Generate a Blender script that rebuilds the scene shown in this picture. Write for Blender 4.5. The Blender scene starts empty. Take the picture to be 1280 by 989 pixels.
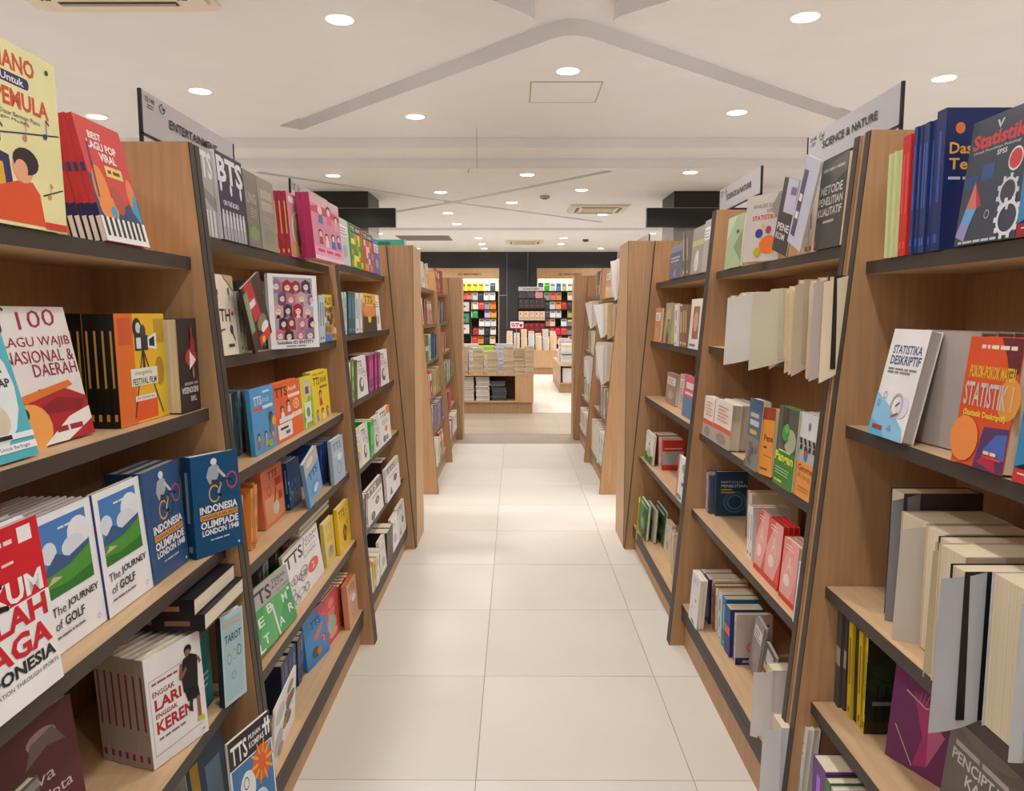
import bpy, bmesh, math, random
from mathutils import Matrix, Vector
random.seed(7)
PI = math.pi
sc = bpy.context.scene
col = sc.collection
H = 1.28
# ---------------------------------------------------------------- camera
cam = bpy.data.cameras.new('camera'); cam_o = bpy.data.objects.new('camera', cam); col.objects.link(cam_o)
cam.sensor_fit = 'HORIZONTAL'; cam.sensor_width = 36.0; cam.lens = 942.0/1280.0*36.0
cam.clip_start = .05; cam.clip_end = 60
cam_o.location = (0, 0, H)
cam_o.rotation_euler = (PI/2-math.atan(102.5/942), 0, .00422)
sc.camera = cam_o
# ---------------------------------------------------------------- world, exposure
w = bpy.data.worlds.new('world'); sc.world = w; w.use_nodes = True
w.node_tree.nodes['Background'].inputs[0].default_value = (1, .93, .84, 1)
w.node_tree.nodes['Background'].inputs[1].default_value = .3
vs = sc.view_settings
vs.view_transform = 'Standard'; vs.look = 'None'; vs.gamma = 1; vs.use_curve_mapping = False
vs.exposure = 0.0
LAMP_W = 10.9
LAMP_COL = (1, .98, .99)
sc.cycles.max_bounces = 6; sc.cycles.diffuse_bounces = 4; sc.cycles.glossy_bounces = 3
sc.cycles.use_denoising = True
sc.cycles.sample_clamp_indirect = 6
# ---------------------------------------------------------------- materials
def lin(h):
    r = [int(h[i:i+2], 16)/255 for i in (0, 2, 4)]
    return tuple(c/12.92 if c <= .04045 else ((c+.055)/1.055)**2.4 for c in r) + (1,)
def shade(h, k):
    return ''.join('%02x' % max(0, min(255, int(int(h[i:i+2], 16)*k))) for i in (0, 2, 4))
_M = {}
def mat(h, rough=.45, var=.06, scale=30, stretch=(1, 1, 1), bump=0, metal=0, coat=0, name=None, emit=0, bscale=None):
    key = (h, rough, var, scale, stretch, bump, metal, coat, emit)
    if key in _M: return _M[key]
    m = bpy.data.materials.new(name or 'print_'+h); m.use_nodes = True
    nt = m.node_tree; N = nt.nodes; L = nt.links; b = N['Principled BSDF']
    b.inputs['Roughness'].default_value = rough; b.inputs['Metallic'].default_value = metal
    b.inputs['Specular IOR Level'].default_value = .35; b.inputs['Coat Weight'].default_value = coat; b.inputs['Coat Roughness'].default_value = .12
    tc = N.new('ShaderNodeTexCoord'); mp = N.new('ShaderNodeMapping'); no = N.new('ShaderNodeTexNoise')
    mp.inputs['Scale'].default_value = stretch; no.inputs['Scale'].default_value = scale; no.inputs['Detail'].default_value = 3
    L.new(tc.outputs['Object'], mp.inputs['Vector']); L.new(mp.outputs['Vector'], no.inputs['Vector'])
    rp = N.new('ShaderNodeValToRGB'); c = lin(h)
    rp.color_ramp.elements[0].position = .3; rp.color_ramp.elements[1].position = .7
    rp.color_ramp.elements[0].color = tuple(x*(1-var) for x in c[:3])+(1,)
    rp.color_ramp.elements[1].color = tuple(min(1, x*(1+var)) for x in c[:3])+(1,)
    L.new(no.outputs['Fac'], rp.inputs['Fac']); L.new(rp.outputs['Color'], b.inputs['Base Color'])
    if bump:
        bp = N.new('ShaderNodeBump'); bp.inputs['Strength'].default_value = bump; bp.inputs['Distance'].default_value = .002
        L.new(no.outputs['Fac'], bp.inputs['Height']); L.new(bp.outputs['Normal'], b.inputs['Normal'])
    if emit:
        b.inputs['Emission Color'].default_value = lin(h); b.inputs['Emission Strength'].default_value = emit
    _M[key] = m; return m
def cover_mat(h): return mat(h, rough=.42, var=.04, scale=14, coat=.08)
def page_mat(h='eadfc6'): return mat(h, rough=.85, var=.16, scale=60, stretch=(.15, 14, .02), bump=.25, name='paper_'+h)
def wood(h='c39e79', rough=.5): return mat(h, rough=rough, var=.10, scale=26, stretch=(3.0, 3.0, .16), bump=.05, name='oak_laminate')
def wood_flat(h='cfab84'): return mat(h, rough=.45, var=.08, scale=26, stretch=(3.0, .16, 3.0), bump=.05, name='oak_laminate_flat')
EDGE = lambda: mat('453c36', rough=.5, var=.08, scale=20, stretch=(1, .2, 1), name='dark_edging')
# ---------------------------------------------------------------- mesh helpers
class MB:
    def __init__(s): s.v = []; s.f = []; s.mi = []; s.m = []
    def k(s, m):
        if m not in s.m: s.m.append(m)
        return s.m.index(m)
    def poly(s, pts, m):
        n = len(s.v); s.v += [tuple(p) for p in pts]; s.f.append(tuple(range(n, n+len(pts)))); s.mi.append(s.k(m))
    def box(s, x0, x1, y0, y1, z0, z1, m, top=None, T=None):
        if x0 > x1: x0, x1 = x1, x0
        if y0 > y1: y0, y1 = y1, y0
        if z0 > z1: z0, z1 = z1, z0
        n = len(s.v); P = [(x0,y0,z0),(x1,y0,z0),(x1,y1,z0),(x0,y1,z0),(x0,y0,z1),(x1,y0,z1),(x1,y1,z1),(x0,y1,z1)]
        if T: P = [tuple(T @ Vector(p)) for p in P]
        s.v += P
        for i, f in enumerate(((0,3,2,1),(4,5,6,7),(0,1,5,4),(1,2,6,5),(2,3,7,6),(3,0,4,7))):
            s.f.append(tuple(n+j for j in f)); s.mi.append(s.k(top if (top and i == 1) else m))
    def prism(s, pts, a, b, m, axis='y'):
        # outline (p,q) extruded along an axis: y -> (p,a..b,q); z -> (p,q,a..b); x -> (a..b,p,q)
        f = {'y': lambda p, t: (p[0], t, p[1]), 'z': lambda p, t: (p[0], p[1], t), 'x': lambda p, t: (t, p[0], p[1])}[axis]
        n = len(s.v); k = len(pts); s.v += [f(p, a) for p in pts]+[f(p, b) for p in pts]; mi = s.k(m)
        s.f.append(tuple(range(n, n+k))); s.mi.append(mi); s.f.append(tuple(range(n+2*k-1, n+k-1, -1))); s.mi.append(mi)
        for i in range(k):
            j = (i+1) % k; s.f.append((n+i, n+k+i, n+k+j, n+j)); s.mi.append(mi)
    def add(s, vs_, fs, m):
        n = len(s.v); s.v += vs_; mi = s.k(m)
        for f in fs: s.f.append(tuple(n+i for i in f)); s.mi.append(mi)
    def mesh(s, name, fix=True, smooth=False):
        me = bpy.data.meshes.new(name); me.from_pydata(s.v, [], s.f)
        for m in s.m: me.materials.append(m)
        me.polygons.foreach_set('material_index', s.mi)
        if fix:
            b = bmesh.new(); b.from_mesh(me); bmesh.ops.recalc_face_normals(b, faces=b.faces); b.to_mesh(me); b.free()
        if smooth: me.polygons.foreach_set('use_smooth', [True]*len(me.polygons))
        me.update(); return me
    def obj(s, name, parent=None, **kw): return link(name, s.mesh(name, **kw), parent)
def link(name, data, parent=None, mtx=None):
    o = bpy.data.objects.new(name, data); col.objects.link(o)
    if parent: o.parent = parent
    if mtx is not None: o.matrix_basis = mtx
    return o
def tag(o, label, cat, group=None):
    o['label'] = label; o['category'] = cat
    if group: o['group'] = group
    return o
def thing(name, label, cat, loc=(0, 0, 0), group=None, mtx=None):
    o = bpy.data.objects.new(name, None); col.objects.link(o); o.empty_display_size = .05
    if mtx is not None: o.matrix_basis = mtx
    else: o.location = loc
    return tag(o, label, cat, group)
def struct(o): o['kind'] = 'structure'; return o
# lettering: built-in font turned into a flat mesh, normalised to a unit box
_T = {}
def text_geo(t, bold):
    if (t, bold) in _T: return _T[t, bold]
    c = bpy.data.curves.new('t', 'FONT'); c.body = t; c.resolution_u = 2; c.offset = (0, .02, .034)[bold]
    o = bpy.data.objects.new('t', c); me = o.to_mesh()
    V = [tuple(v.co) for v in me.vertices]; F = [tuple(p.vertices) for p in me.polygons]
    o.to_mesh_clear(); bpy.data.objects.remove(o); bpy.data.curves.remove(c)
    x0 = min(v[0] for v in V); x1 = max(v[0] for v in V); y0 = min(v[1] for v in V); y1 = max(v[1] for v in V)
    V = [((v[0]-x0)/(x1-x0), (v[1]-y0)/(y1-y0)) for v in V]
    _T[t, bold] = (V, F); return _T[t, bold]
def circ(cx, cy, rx, ry, n=16, a=0): return [(cx+rx*math.cos(a+2*PI*i/n), cy+ry*math.sin(a+2*PI*i/n)) for i in range(n)]
def draw(mb, shapes, P, step=.00035):
    """flat print: shapes in 0..1 cover coordinates; P(u,v,d) gives the point d metres proud of the cover"""
    for i, s in enumerate(shapes):
        d = step*(i+1) if len(shapes) < 9 else step*(1+i*8/len(shapes)); k = s[0]; m = cover_mat(s[-1])
        if k == 'r': pts = [(s[1], s[2]), (s[3], s[2]), (s[3], s[4]), (s[1], s[4])]
        elif k == 'e': pts = circ(*s[1:5])
        elif k == 'p': pts = s[1]
        elif k == 'o':  # ring
            a = circ(*s[1:5], n=20); b = circ(s[1], s[2], s[3]*.8, s[4]*.8, n=20)
            mb.add([P(u, v, d) for u, v in a+b], [(q, (q+1) % 20, 20+(q+1) % 20, 20+q) for q in range(20)], m); continue
        elif k == 'n':  # line of given width
            (a, b), (c, e), wd = s[1], s[2], s[3]; L = math.hypot(c-a, e-b) or 1; nx, ny = -(e-b)/L*wd, (c-a)/L*wd
            pts = [(a+nx, b+ny), (c+nx, e+ny), (c-nx, e-ny), (a-nx, b-ny)]
        elif k == 'x':  # print too small to read: word-shaped bars
            ws = [int(q) for q in s[1].split()]; u0, v0, u1, v1 = s[2:6]; tot = sum(ws)+len(ws)-1; u = u0
            for q in ws:
                e = u+(u1-u0)*q/tot; mb.poly([P(u, v0, d), P(e, v0, d), P(e, v1, d), P(u, v1, d)], m); u = e+(u1-u0)/tot
            continue
        elif k in 'tbB':  # text / bold text: string, u0,v0,u1,v1, shear
            V, F = text_geo(s[1], 'tbB'.index(k)); u0, v0, u1, v1 = s[2:6]
            sh = s[6] if len(s) > 7 and isinstance(s[6], float) else 0
            mb.add([P(u0+(u1-u0)*a, v0+(v1-v0)*b+sh*a, d) for a, b in V], F, m); continue
        mb.poly([P(u, v, d) for u, v in pts], m)
def lines(u0, u1, v, n, dv, c, h=.35):
    r = random.Random(int(v*1000)+n)
    return [('r', u0, v-i*dv, u1-(u1-u0)*r.random()*.3, v-i*dv+dv*h, c) for i in range(n)]
def fig(u, v, s, hair, skin, shirt):  # a small printed figure
    return [('e', u, v+s*.42, s*.16, s*.14, hair), ('e', u, v+s*.38, s*.11, s*.11, skin), ('p', [(u-s*.17, v), (u+s*.17, v), (u+s*.12, v+s*.28), (u-s*.12, v+s*.28)], shirt)]
def note(u, v, s, c): return [('e', u, v, .022*s, .014*s, c), ('n', (u+.018*s, v), (u+.018*s, v+.08*s), .003*s, c), ('n', (u+.018*s, v+.08*s), (u+.05*s, v+.06*s), .005*s, c)]
R = random.Random(3)
A = {}
A['plain'] = []
A['piano'] = [('B', 'PIANO', .25, .85, .73, .95, 'd9532c'), ('r', .29, .775, .62, .835, '2c2d6c'), ('e', .29, .805, .03, .03, '2c2d6c'), ('e', .62, .805, .03, .03, '2c2d6c'), ('b', 'Untuk', .33, .785, .59, .825, 'f4f0e0'),
  ('B', 'PEMULA', .25, .65, .87, .75, 'd9532c'), ('t', 'Panduan Dasar Bermain Piano', .1, .6, .75, .625, '333333'), ('t', 'dengan Mudah', .2, .57, .6, .592, '333333'),
  ('p', [(.0, .12), (.38, .2), (.35, .38), (.0, .42)], '2c2a66'), ('p', [(.05, .14), (.3, .2), (.28, .33), (.05, .36)], 'e9b32e'),
  ('p', [(.18, .02), (.72, .02), (.68, .2), (.6, .26), (.42, .25), (.2, .2)], 'e8562b'), ('e', .5, .33, .12, .085, 'f2b08c'), ('e', .54, .37, .15, .075, '2b1c20'), ('e', .48, .32, .075, .055, 'f2b08c'),
  ('n', (.12, .47), (.5, .52), .004, '333344'), ('n', (.5, .52), (.98, .58), .004, '333344'), ('n', (.72, .2), (.98, .26), .004, '333344'),
  *note(.25, .45, 1.2, '333344'), *note(.55, .5, 1.2, 'c98a88'), *note(.8, .55, 1.2, '333b7a'), *note(.8, .2, 1, 'e0a040'), ('r', .72, .01, .99, .05, 'd8402c'), ('e', .88, .93, .02, .015, '333333')]
A['lagu'] = [('p', [(0, .0), (1, .0), (1, .42), (.55, .3), (0, .55)], '203a6b'), ('e', .2, .42, .16, .2, 'f08a2c'), ('e', .26, .28, .2, .12, 'f08a2c'), ('e', .88, .42, .1, .16, 'f0802c'), ('p', [(.8, .3), (.97, .5), (.98, .18)], '2f9ac4'),
  ('e', .52, .36, .12, .12, 'b8452c'), ('e', .35, .25, .07, .05, '37a0c8'), ('B', 'BEST', .22, .84, .5, .9, 'f6f0ea'), ('B', 'LAGU POP', .15, .755, .78, .825, 'f6f0ea'), ('B', 'VIRAL', .35, .67, .72, .74, 'f6f0ea'),
  ('r', .4, .55, .78, .64, 'efd56a'), ('x', '2 4', .45, .58, .72, .61, '6a3020'), ('n', (.1, .35), (.16, .8), .015, '35407a'), ('r', 0, 0, 1, .2, 'f4f1ec')] + \
  [('r', .06+.115*i, .045, .12+.115*i, .2, '1c1a1c') for i in range(8)]
A['chord'] = [('e', .45, .5, .5, .42, 'e4eaea'), ('x', '6 5', .03, .78, .7, .86, '222222'), ('B', 'INDONESIA', .0, .6, .84, .71, '2a2a2c'), ('b', 'TERLENGKAP', .1, .5, .9, .56, '2a2a2c'), ('e', .55, .28, .2, .12, 'd9c9ae'),
  ('r', 0, .06, 1, .11, 'f2f2f2'), ('t', 'Kumpulan Chord Untuk Berbagai', .03, .068, .9, .1, '222222'), ('r', 0, .14, 1, .18, 'e8f0f0'), ('x', '5 1 7', .3, .145, .7, .175, '222222')]
A['lagu100'] = [('t', '100', .36, .83, .84, .96, .03, '9c2b33'), *note(.12, .84, 2.2, '3a2c30'), ('t', 'LAGU WAJIB', .12, .69, .97, .78, '9c2b33'), ('t', 'NASIONAL &', .1, .59, .97, .68, '9c2b33'), ('t', 'DAERAH', .4, .49, .97, .58, '9c2b33'),
  ('p', [(.0, .0), (1, 0), (1, .3), (.75, .38), (.4, .4), (0, .2)], 'b5222c'), ('p', [(.0, .15), (.6, .33), (.95, .28), (.9, .2), (.4, .22), (0, 0)], '8e1b26'), ('e', .22, .14, .24, .17, 'efa654'), ('e', .15, .24, .07, .05, '2a1a18'),
  ('p', [(.3, .0), (.62, 0), (1, .12), (1, .22), (.7, .17)], 'f0ebe8'), ('p', [(.12, .36), (.8, .44), (.85, .4), (.2, .31)], 'e07a2c'), ('t', 'dangdut', .52, .1, .8, .14, '9c2b33', .05, '9c2b33')]
A['lagu100'][-1] = ('x', '5 6', .5, .07, .85, .11, '9c2b33')
A['film'] = [('r', 0, 0, .34, 1, 'e2722c'), ('r', .34, 0, .72, 1, 'efb92c'), ('r', .72, 0, 1, 1, 'e5c231'), ('r', .05, .72, .3, .96, 'd05a34'), ('r', .76, .72, .98, .95, 'c39a2c'), ('e', .84, .45, .1, .14, 'b98f2a'), ('r', .3, .02, .75, .22, 'e55a28'),
  ('e', .42, .87, .09, .09, '23282c'), ('e', .44, .87, .05, .05, 'cfd6d6'), ('e', .53, .83, .06, .07, '3a4244'), ('r', .36, .66, .62, .8, '2c3336'), ('r', .39, .68, .48, .78, 'dfe6e6'), ('p', [(.62, .68), (.8, .66), (.8, .82), (.62, .78)], 'e8ecec'), ('p', [(.65, .7), (.76, .69), (.76, .79), (.65, .76)], '2a3032'),
  ('n', (.5, .66), (.28, .05), .01, '3a3a34'), ('n', (.52, .66), (.86, .05), .01, '3a3a34'), ('n', (.51, .66), (.52, .5), .02, '3a3a34'), ('r', .24, .34, .78, .5, 'e9ead8'), ('t', 'mengelola', .32, .43, .66, .48, '7a3028'), ('b', 'FESTIVAL FILM', .27, .35, .75, .41, '2a3034'), ('r', .3, .2, .72, .25, 'f0efe8'), ('t', 'IFA ISFANSYAH', .33, .21, .69, .24, '553028')]
A['tari'] = [('b', 'TARI', .2, .83, .5, .89, 'c9c4c4'), ('B', 'INDONESIA', .1, .73, .95, .8, 'c9c4c4'), ('x', '3 7', .1, .68, .8, .71, '8a8484'), ('e', .4, .42, .3, .1, 'b53238'), ('p', [(.15, .45), (.5, .55), (.45, .35)], 'e6dedc'), ('e', .3, .3, .12, .1, '9c2a34'), ('r', .28, .1, .38, .3, '8c2530'), ('e', .32, .58, .05, .07, 'a86a5c')]
A['hukum'] = [('r', 0, .56, 1, 1, 'd21f2c'), ('r', .78, .88, .92, .97, 'f2eded'), ('x', '5 3 7 5 4', .15, .9, .72, .925, 'f0d8d8'), ('x', '6', .3, .83, .5, .845, 'f0d8d8'), ('x', '3 5 4', .3, .79, .7, .805, 'f0d8d8'),
  ('B', 'HUKUM', .05, .57, .95, .7, 'f6f2f2'), ('B', 'OLAH', .18, .42, .95, .555, 'cf2430'), ('B', 'RAGA', .18, .26, .95, .4, 'cf2430'), ('B', 'INDONESIA', .12, .17, .96, .245, '2a2a2c'), ('t', 'TRANSFORMATION THROUGH SPORTS', .05, .12, .97, .145, '555555'),
  ('e', .42, .71, .04, .03, '141414'), ('p', [(.38, .6), (.46, .6), (.47, .69), (.38, .69)], '141414'), ('n', (.3, .66), (.55, .7), .012, '141414'), ('n', (.4, .6), (.58, .57), .015, '141414'), ('e', .28, .36, .03, .022, '141414'), ('n', (.2, .3), (.38, .34), .012, '141414'), ('n', (.28, .34), (.34, .24), .018, '141414')]
A['golf'] = [('r', .1, .4, .88, .94, '4a82c4'), ('e', .2, .72, .12, .08, 'dfe6f0'), ('e', .72, .78, .2, .12, 'eceff4'), ('e', .6, .7, .2, .08, 'dfe4ee'), ('p', [(.1, .6), (.3, .7), (.5, .64), (.88, .7), (.88, .5), (.1, .5)], '3d5f8c'), ('p', [(.1, .4), (.88, .4), (.88, .66), (.5, .58), (.1, .56)], '4f9a3a'), ('p', [(.1, .4), (.88, .4), (.88, .5), (.4, .46), (.1, .48)], '2f7a2a'), ('p', [(.1, .5), (.35, .52), (.2, .55)], 'd6bfa0'),
  ('x', '7 7', .38, .86, .6, .875, 'e8eef6'), ('t', 'The', .1, .27, .33, .335, '333333'), ('b', 'JOURNEY', .36, .27, .92, .34, '2a2a2a'), ('t', 'of', .12, .17, .24, .235, '333333'), ('b', 'GOLF', .28, .17, .62, .24, '2a2a2a'), ('x', '4 9 2 3 7', .12, .11, .6, .125, '777777'), ('o', .85, .08, .03, .02, '888888')]
A['olimp'] = [('o', .45, .6, .12, .09, 'e0a53a'), ('o', .84, .7, .12, .09, 'cf4a56'), ('o', .2, .66, .11, .085, '24508f'), ('o', .64, .6, .1, .08, '1f5a5c'), ('p', [(.3, .78), (.36, .87), (.5, .9), (.58, .86), (.56, .78), (.5, .72), (.36, .7)], 'aab2b8'), ('e', .47, .92, .065, .035, 'e2e4e6'), ('n', (.54, .84), (.7, .74), .018, 'c8ccd0'), ('n', (.4, .72), (.62, .7), .025, '3a4450'), ('n', (.6, .7), (.52, .6), .02, 'b0b6bc'), ('n', (.46, .6), (.66, .74), .006, '222830'), ('n', (.66, .74), (.84, .7), .006, '222830'), ('p', [(.5, .57), (.6, .56), (.58, .6)], '16202c'),
  ('B', 'INDONESIA', .12, .42, .92, .495, 'eef0f2'), ('r', .12, .355, .92, .41, 'e8a32c'), ('b', 'DIGAGALKAN IKUT', .14, .365, .9, .4, '1d4a72'), ('B', 'OLIMPIADE', .12, .27, .92, .345, 'eef0f2'), ('B', 'LONDON 1948', .14, .2, .92, .26, 'eef0f2'), ('x', '3 8 6', .3, .14, .7, .155, 'b8c6d4'), ('e', .9, .05, .02, .014, 'd8e0e8')]
A['jiwa'] = [('e', .55, .82, .2, .07, '9a8884'), ('p', [(.4, .82), (.7, .86), (.85, .7), (.6, .74), (.3, .66)], '75605e'), ('t', 'Jiwa', .15, .45, .65, .58, 'd8c8c8'), ('t', 'Pencipta', .1, .3, .85, .42, 'd8c8c8'), ('x', '5 1 5', .4, .2, .8, .23, 'b09a9a')]
A['kis'] = [('e', .5, .6, .2, .18, '3a3635'), ('p', [(.2, .3), (.8, .35), (.7, .7), (.3, .6)], '474240'), ('x', '7', .1, .1, .95, .25, 'e6e2de'), ('r', 0, .9, 1, .98, '7d7672')]
A['lari'] = [('b', 'ENGGAK', .1, .62, .48, .67, '8c2b30'), ('B', 'LARI', .12, .49, .58, .595, 'b02a30'), ('b', 'ENGGAK', .12, .42, .5, .465, '8c2b30'), ('B', 'KEREN', .12, .28, .76, .395, 'b02a30'), ('n', (.06, .78), (.06, .1), .003, '999999'), ('n', (.06, .78), (.9, .8), .003, '999999'), ('n', (.06, .1), (.9, .12), .003, '999999'), ('x', '4 8 5 4', .1, .73, .55, .75, '9a5a5a'), ('x', '4 5 7 5', .14, .22, .6, .24, '777777'),
  ('e', .76, .88, .07, .045, '1c1a1c'), ('e', .75, .85, .05, .035, '9a6a54'), ('p', [(.62, .5), (.88, .5), (.92, .78), (.8, .83), (.66, .81), (.6, .7)], '1d1c20'), ('n', (.62, .78), (.58, .64), .022, '8f604c'), ('n', (.58, .64), (.7, .72), .02, '8f604c'), ('n', (.92, .76), (.96, .7), .02, '8f604c'), ('p', [(.64, .5), (.88, .5), (.9, .38), (.68, .4)], '17161a'), ('n', (.74, .4), (.7, .3), .028, '2a2628'), ('n', (.86, .4), (.86, .2), .03, '8f604c'), ('p', [(.8, .16), (.94, .14), (.93, .19), (.83, .2)], 'b8c83a'), ('e', .9, .06, .03, .012, 'aaaaaa')]
A['teal'] = [('r', 0, .72, .5, 1, 'd2795c'), ('r', 0, .5, .3, .72, 'c96a4a'), ('r', .5, .8, 1, 1, '24304f'), ('r', 0, .0, 1, .03, '155a62')] + lines(.3, .8, .35, 3, .06, 'cfe2e0')
A['tarot'] = [('r', .08, .05, .92, .95, 'a9cdd6'), ('b', 'TAROT', .15, .68, .88, .77, '3a5060'), ('o', .3, .5, .09, .06, 'b8933c'), ('o', .52, .52, .09, .06, 'e0b84a'), ('o', .74, .54, .09, .06, '5a5a50'), ('r', .1, .88, .9, .91, 'e2b8a8'), ('o', .45, .3, .1, .05, '7fa0b0')]
A['kompas'] = [('r', 0, .78, 1, 1, '232021'), ('b', 'TTS', .05, .8, .42, .95, 'f2f2f2'), ('b', 'PILIHAN', .46, .9, .75, .94, 'f2f2f2'), ('b', 'KOMPAS', .46, .83, .82, .88, 'f2f2f2'), ('r', .86, .83, .9, .97, 'f2f2f2'), ('r', .93, .83, .97, .97, 'f2f2f2'), ('r', .8, .9, .99, .93, 'f2f2f2'), ('r', .03, .05, .97, .77, '3f78b0'), ('e', .72, .66, .22, .14, 'e8622c')] + \
  [('n', (.72+.1*math.cos(a*.63), .66+.07*math.sin(a*.63)), (.72+.28*math.cos(a*.63), .66+.17*math.sin(a*.63)), .012, 'f0b52e') for a in range(10)] + [('e', .35, .55, .18, .14, 'e8ecef'), ('o', .32, .6, .06, .05, '26303a'), ('e', .6, .35, .2, .12, 'c8e4ee'), ('e', .25, .25, .15, .1, 'f2f0e8')]
A['wrapped'] = [('r', .05, .1, .95, .14, 'e0b04a'), ('r', .1, .2, .3, .9, 'b89030'), ('r', .45, .3, .85, .8, '6a8099')]
A['bts'] = [('B', 'BTS', .04, .66, .98, .96, 'eceaf0'), ('e', .12, .62, .04, .07, 'eceaf0'), ('e', .48, .6, .04, .07, 'eceaf0'), ('e', .85, .6, .04, .08, 'eceaf0'), ('b', 'ON THE ROAD', .15, .4, .72, .46, 'eceaf0')] + \
  sum([[('r', .06+.125*i, .0, .15+.125*i, .3, 'd9d7dc'), ('e', .105+.125*i, .32, .035, .03, 'd9d7dc'), ('n', (.105+.125*i, 0), (.105+.125*i, .15), .01, '3a3550')] for i in range(7)], [])
A['bts2'] = [('B', 'BTS', -.0, .66, .98, .96, 'eceaea'), ('b', 'ON', .3, .4, .6, .45, 'e2e0e0'), ('p', [(.0, .5), (1, .3), (1, .45), (0, .6)], '8e8c8c')] + [('r', .1+.2*i, .0, .24+.2*i, .3, 'dedcdc') for i in range(4)]
A['ling'] = [('b', 'LING', .1, .58, .85, .72, 'b8ae9e'), ('r', .0, .1, 1, .3, '75805c'), ('e', .5, .18, .4, .1, '8a9a68')] + lines(.3, .9, .5, 4, .035, 'b8ae9e')
A['ling2'] = [('x', '5', .15, .72, .85, .84, 'b5ab9a'), ('x', '5', .15, .55, .85, .68, 'b5ab9a'), ('e', .5, .2, .35, .1, '8c8f74')] + lines(.2, .9, .45, 3, .035, 'b8ae9e')
A['floral'] = [('x', '4 4', .1, .85, .9, .94, 'f3e6e6'), ('o', .5, .45, .35, .3, 'f0e4d0'), ('e', .5, .45, .28, .26, 'b8a878'), ('e', .45, .55, .14, .12, 'e2cba0'), ('e', .3, .12, .2, .1, 'd8b45c'), ('e', .75, .18, .2, .14, 'c8606c'), ('e', .85, .75, .1, .15, 'a8404c'), ('e', .6, .3, .1, .12, '7a8a5c')]
A['girls'] = [('r', 0, .86, 1, 1, 'd8b0b8'), ('p', [(0, .8), (.3, .86), (1, .8), (1, .72), (0, .72)], 'c83a68')] + fig(.3, .58, .5, 'e0c8b0', 'f0c8b0', '4a78a8') + fig(.6, .6, .55, '1c1418', 'f0c8b0', 'd86a80') + fig(.85, .55, .45, '2a1c1c', 'f0c8b0', 'e0a8a8') + \
  fig(.25, .25, .42, '2a1818', 'f2d0b8', 'a83a44') + fig(.45, .22, .4, '1c1418', 'f2d0b8', 'e0e0d0') + fig(.68, .22, .45, '1c1418', 'f2d0b8', '3a6ac0') + fig(.88, .25, .42, '3a2420', 'f2d0b8', '3a5ab0') + [('r', 0, .06, 1, .2, 'f0a0bc'), ('x', '4 4 4', .1, .12, .9, .17, 'c83a68'), ('r', 0, .0, 1, .06, 'f4c8d8')]
A['tooth'] = [('b', 'TH', .3, .42, .75, .58, '3a3028'), ('x', '3', .0, .42, .28, .58, '3a3028'), ('e', .22, .78, .1, .05, '8c4a3a'), ('e', .22, .7, .08, .06, 'd98a6a'), ('e', .78, .8, .05, .05, '7a8a3a'), ('n', (.78, .8), (.78, .68), .01, '7a8a3a'), ('e', .85, .52, .06, .03, 'd0504a'), ('e', .75, .32, .07, .06, '4a3a5a'), ('n', (.78, .28), (.88, .18), .015, '4a3a5a'), ('n', (.2, .3), (.45, .33), .01, '55483c'), ('x', '3', .55, .1, .8, .14, '55483c'), ('p', [(.55, 1), (1, 1), (1, .8)], 'c9ab88')]
A['comic'] = [('p', [(.1, 1), (.5, 1), (.65, .4), (.3, .4)], 'c2303a'), ('x', '9', .2, .62, .5, .72, 'f0dada'), ('e', .6, .3, .25, .12, '8a7a5c'), ('e', .7, .2, .2, .08, 'e8e8e4'), ('r', .3, .0, .9, .15, 'd8322c'), ('e', .5, .06, .08, .05, 'e8c43a'), ('r', 0, .3, .2, .9, '8fa07a')]
_c = ['b0303a', '6a5a7c', 'e6dede', '4a4058', 'c97a86', '8a7a9c', 'd8a8a8', '9c3c48', 'c8b8c8', '3f3848']
_i = []
for _r in range(5):
    for _q in range(4):
        _u = .2+.2*_q+R.uniform(-.03, .03)+(.05 if _r % 2 else -.03); _v = .84-.165*_r+R.uniform(-.01, .01); _h = R.choice(_c); _g = R.uniform(.85, 1.15)
        _i += [('p', [(_u-.1*_g, _v-.1), (_u-.09*_g, _v+.05), (_u, _v+.09*_g), (_u+.09*_g, _v+.05), (_u+.1*_g, _v-.1)], _h), ('e', _u, _v-.01, .05*_g, .045*_g, 'f2dcd0'), ('p', [(_u-.055, _v+.05), (_u+.055, _v+.05), (_u+.05, _v+.01), (_u+.01, _v+.03), (_u-.05, _v+.005)], _h), ('p', [(_u-.05, _v-.1), (_u+.05, _v-.1), (_u+.02, _v-.05), (_u-.02, _v-.05)], R.choice(['b03038', 'e8e4ec', '3f3848', '8a7a9c'])), ('r', _u-.028, _v-.012, _u-.012, _v, '4a4058'), ('r', _u+.012, _v-.012, _u+.028, _v, '4a4058')]
A['idol'] = [('r', .1, .12, .9, .96, 'b9a3b4')]+[tuple([x[0]]+([[(min(.9, max(.1, a)), min(.96, max(.12, b))) for a, b in x[1]]] if x[0] == 'p' else list(x[1:-1]))+[x[-1]]) for x in _i]+[('b', 'hololive ID ENTITY', .12, .06, .88, .105, '3a3a40'), ('x', '8 7', .3, .025, .7, .04, '7a7a80')]
A['talk'] = [('b', 'TALK!', .0, .78, .75, .95, '20201c'), ('r', 0, .0, 1, .72, 'b88a4a')] + [('e', R.random()*.9+.05, R.random()*.65+.05, .1, .07, R.choice(['3a3430', 'e0a83a', '8a6a50', 'd9d0c0', '6a5080'])) for _ in range(22)] + [('r', .0, .0, .5, .14, '2f78c8'), ('r', .8, .75, 1, 1, '504848')]
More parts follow.
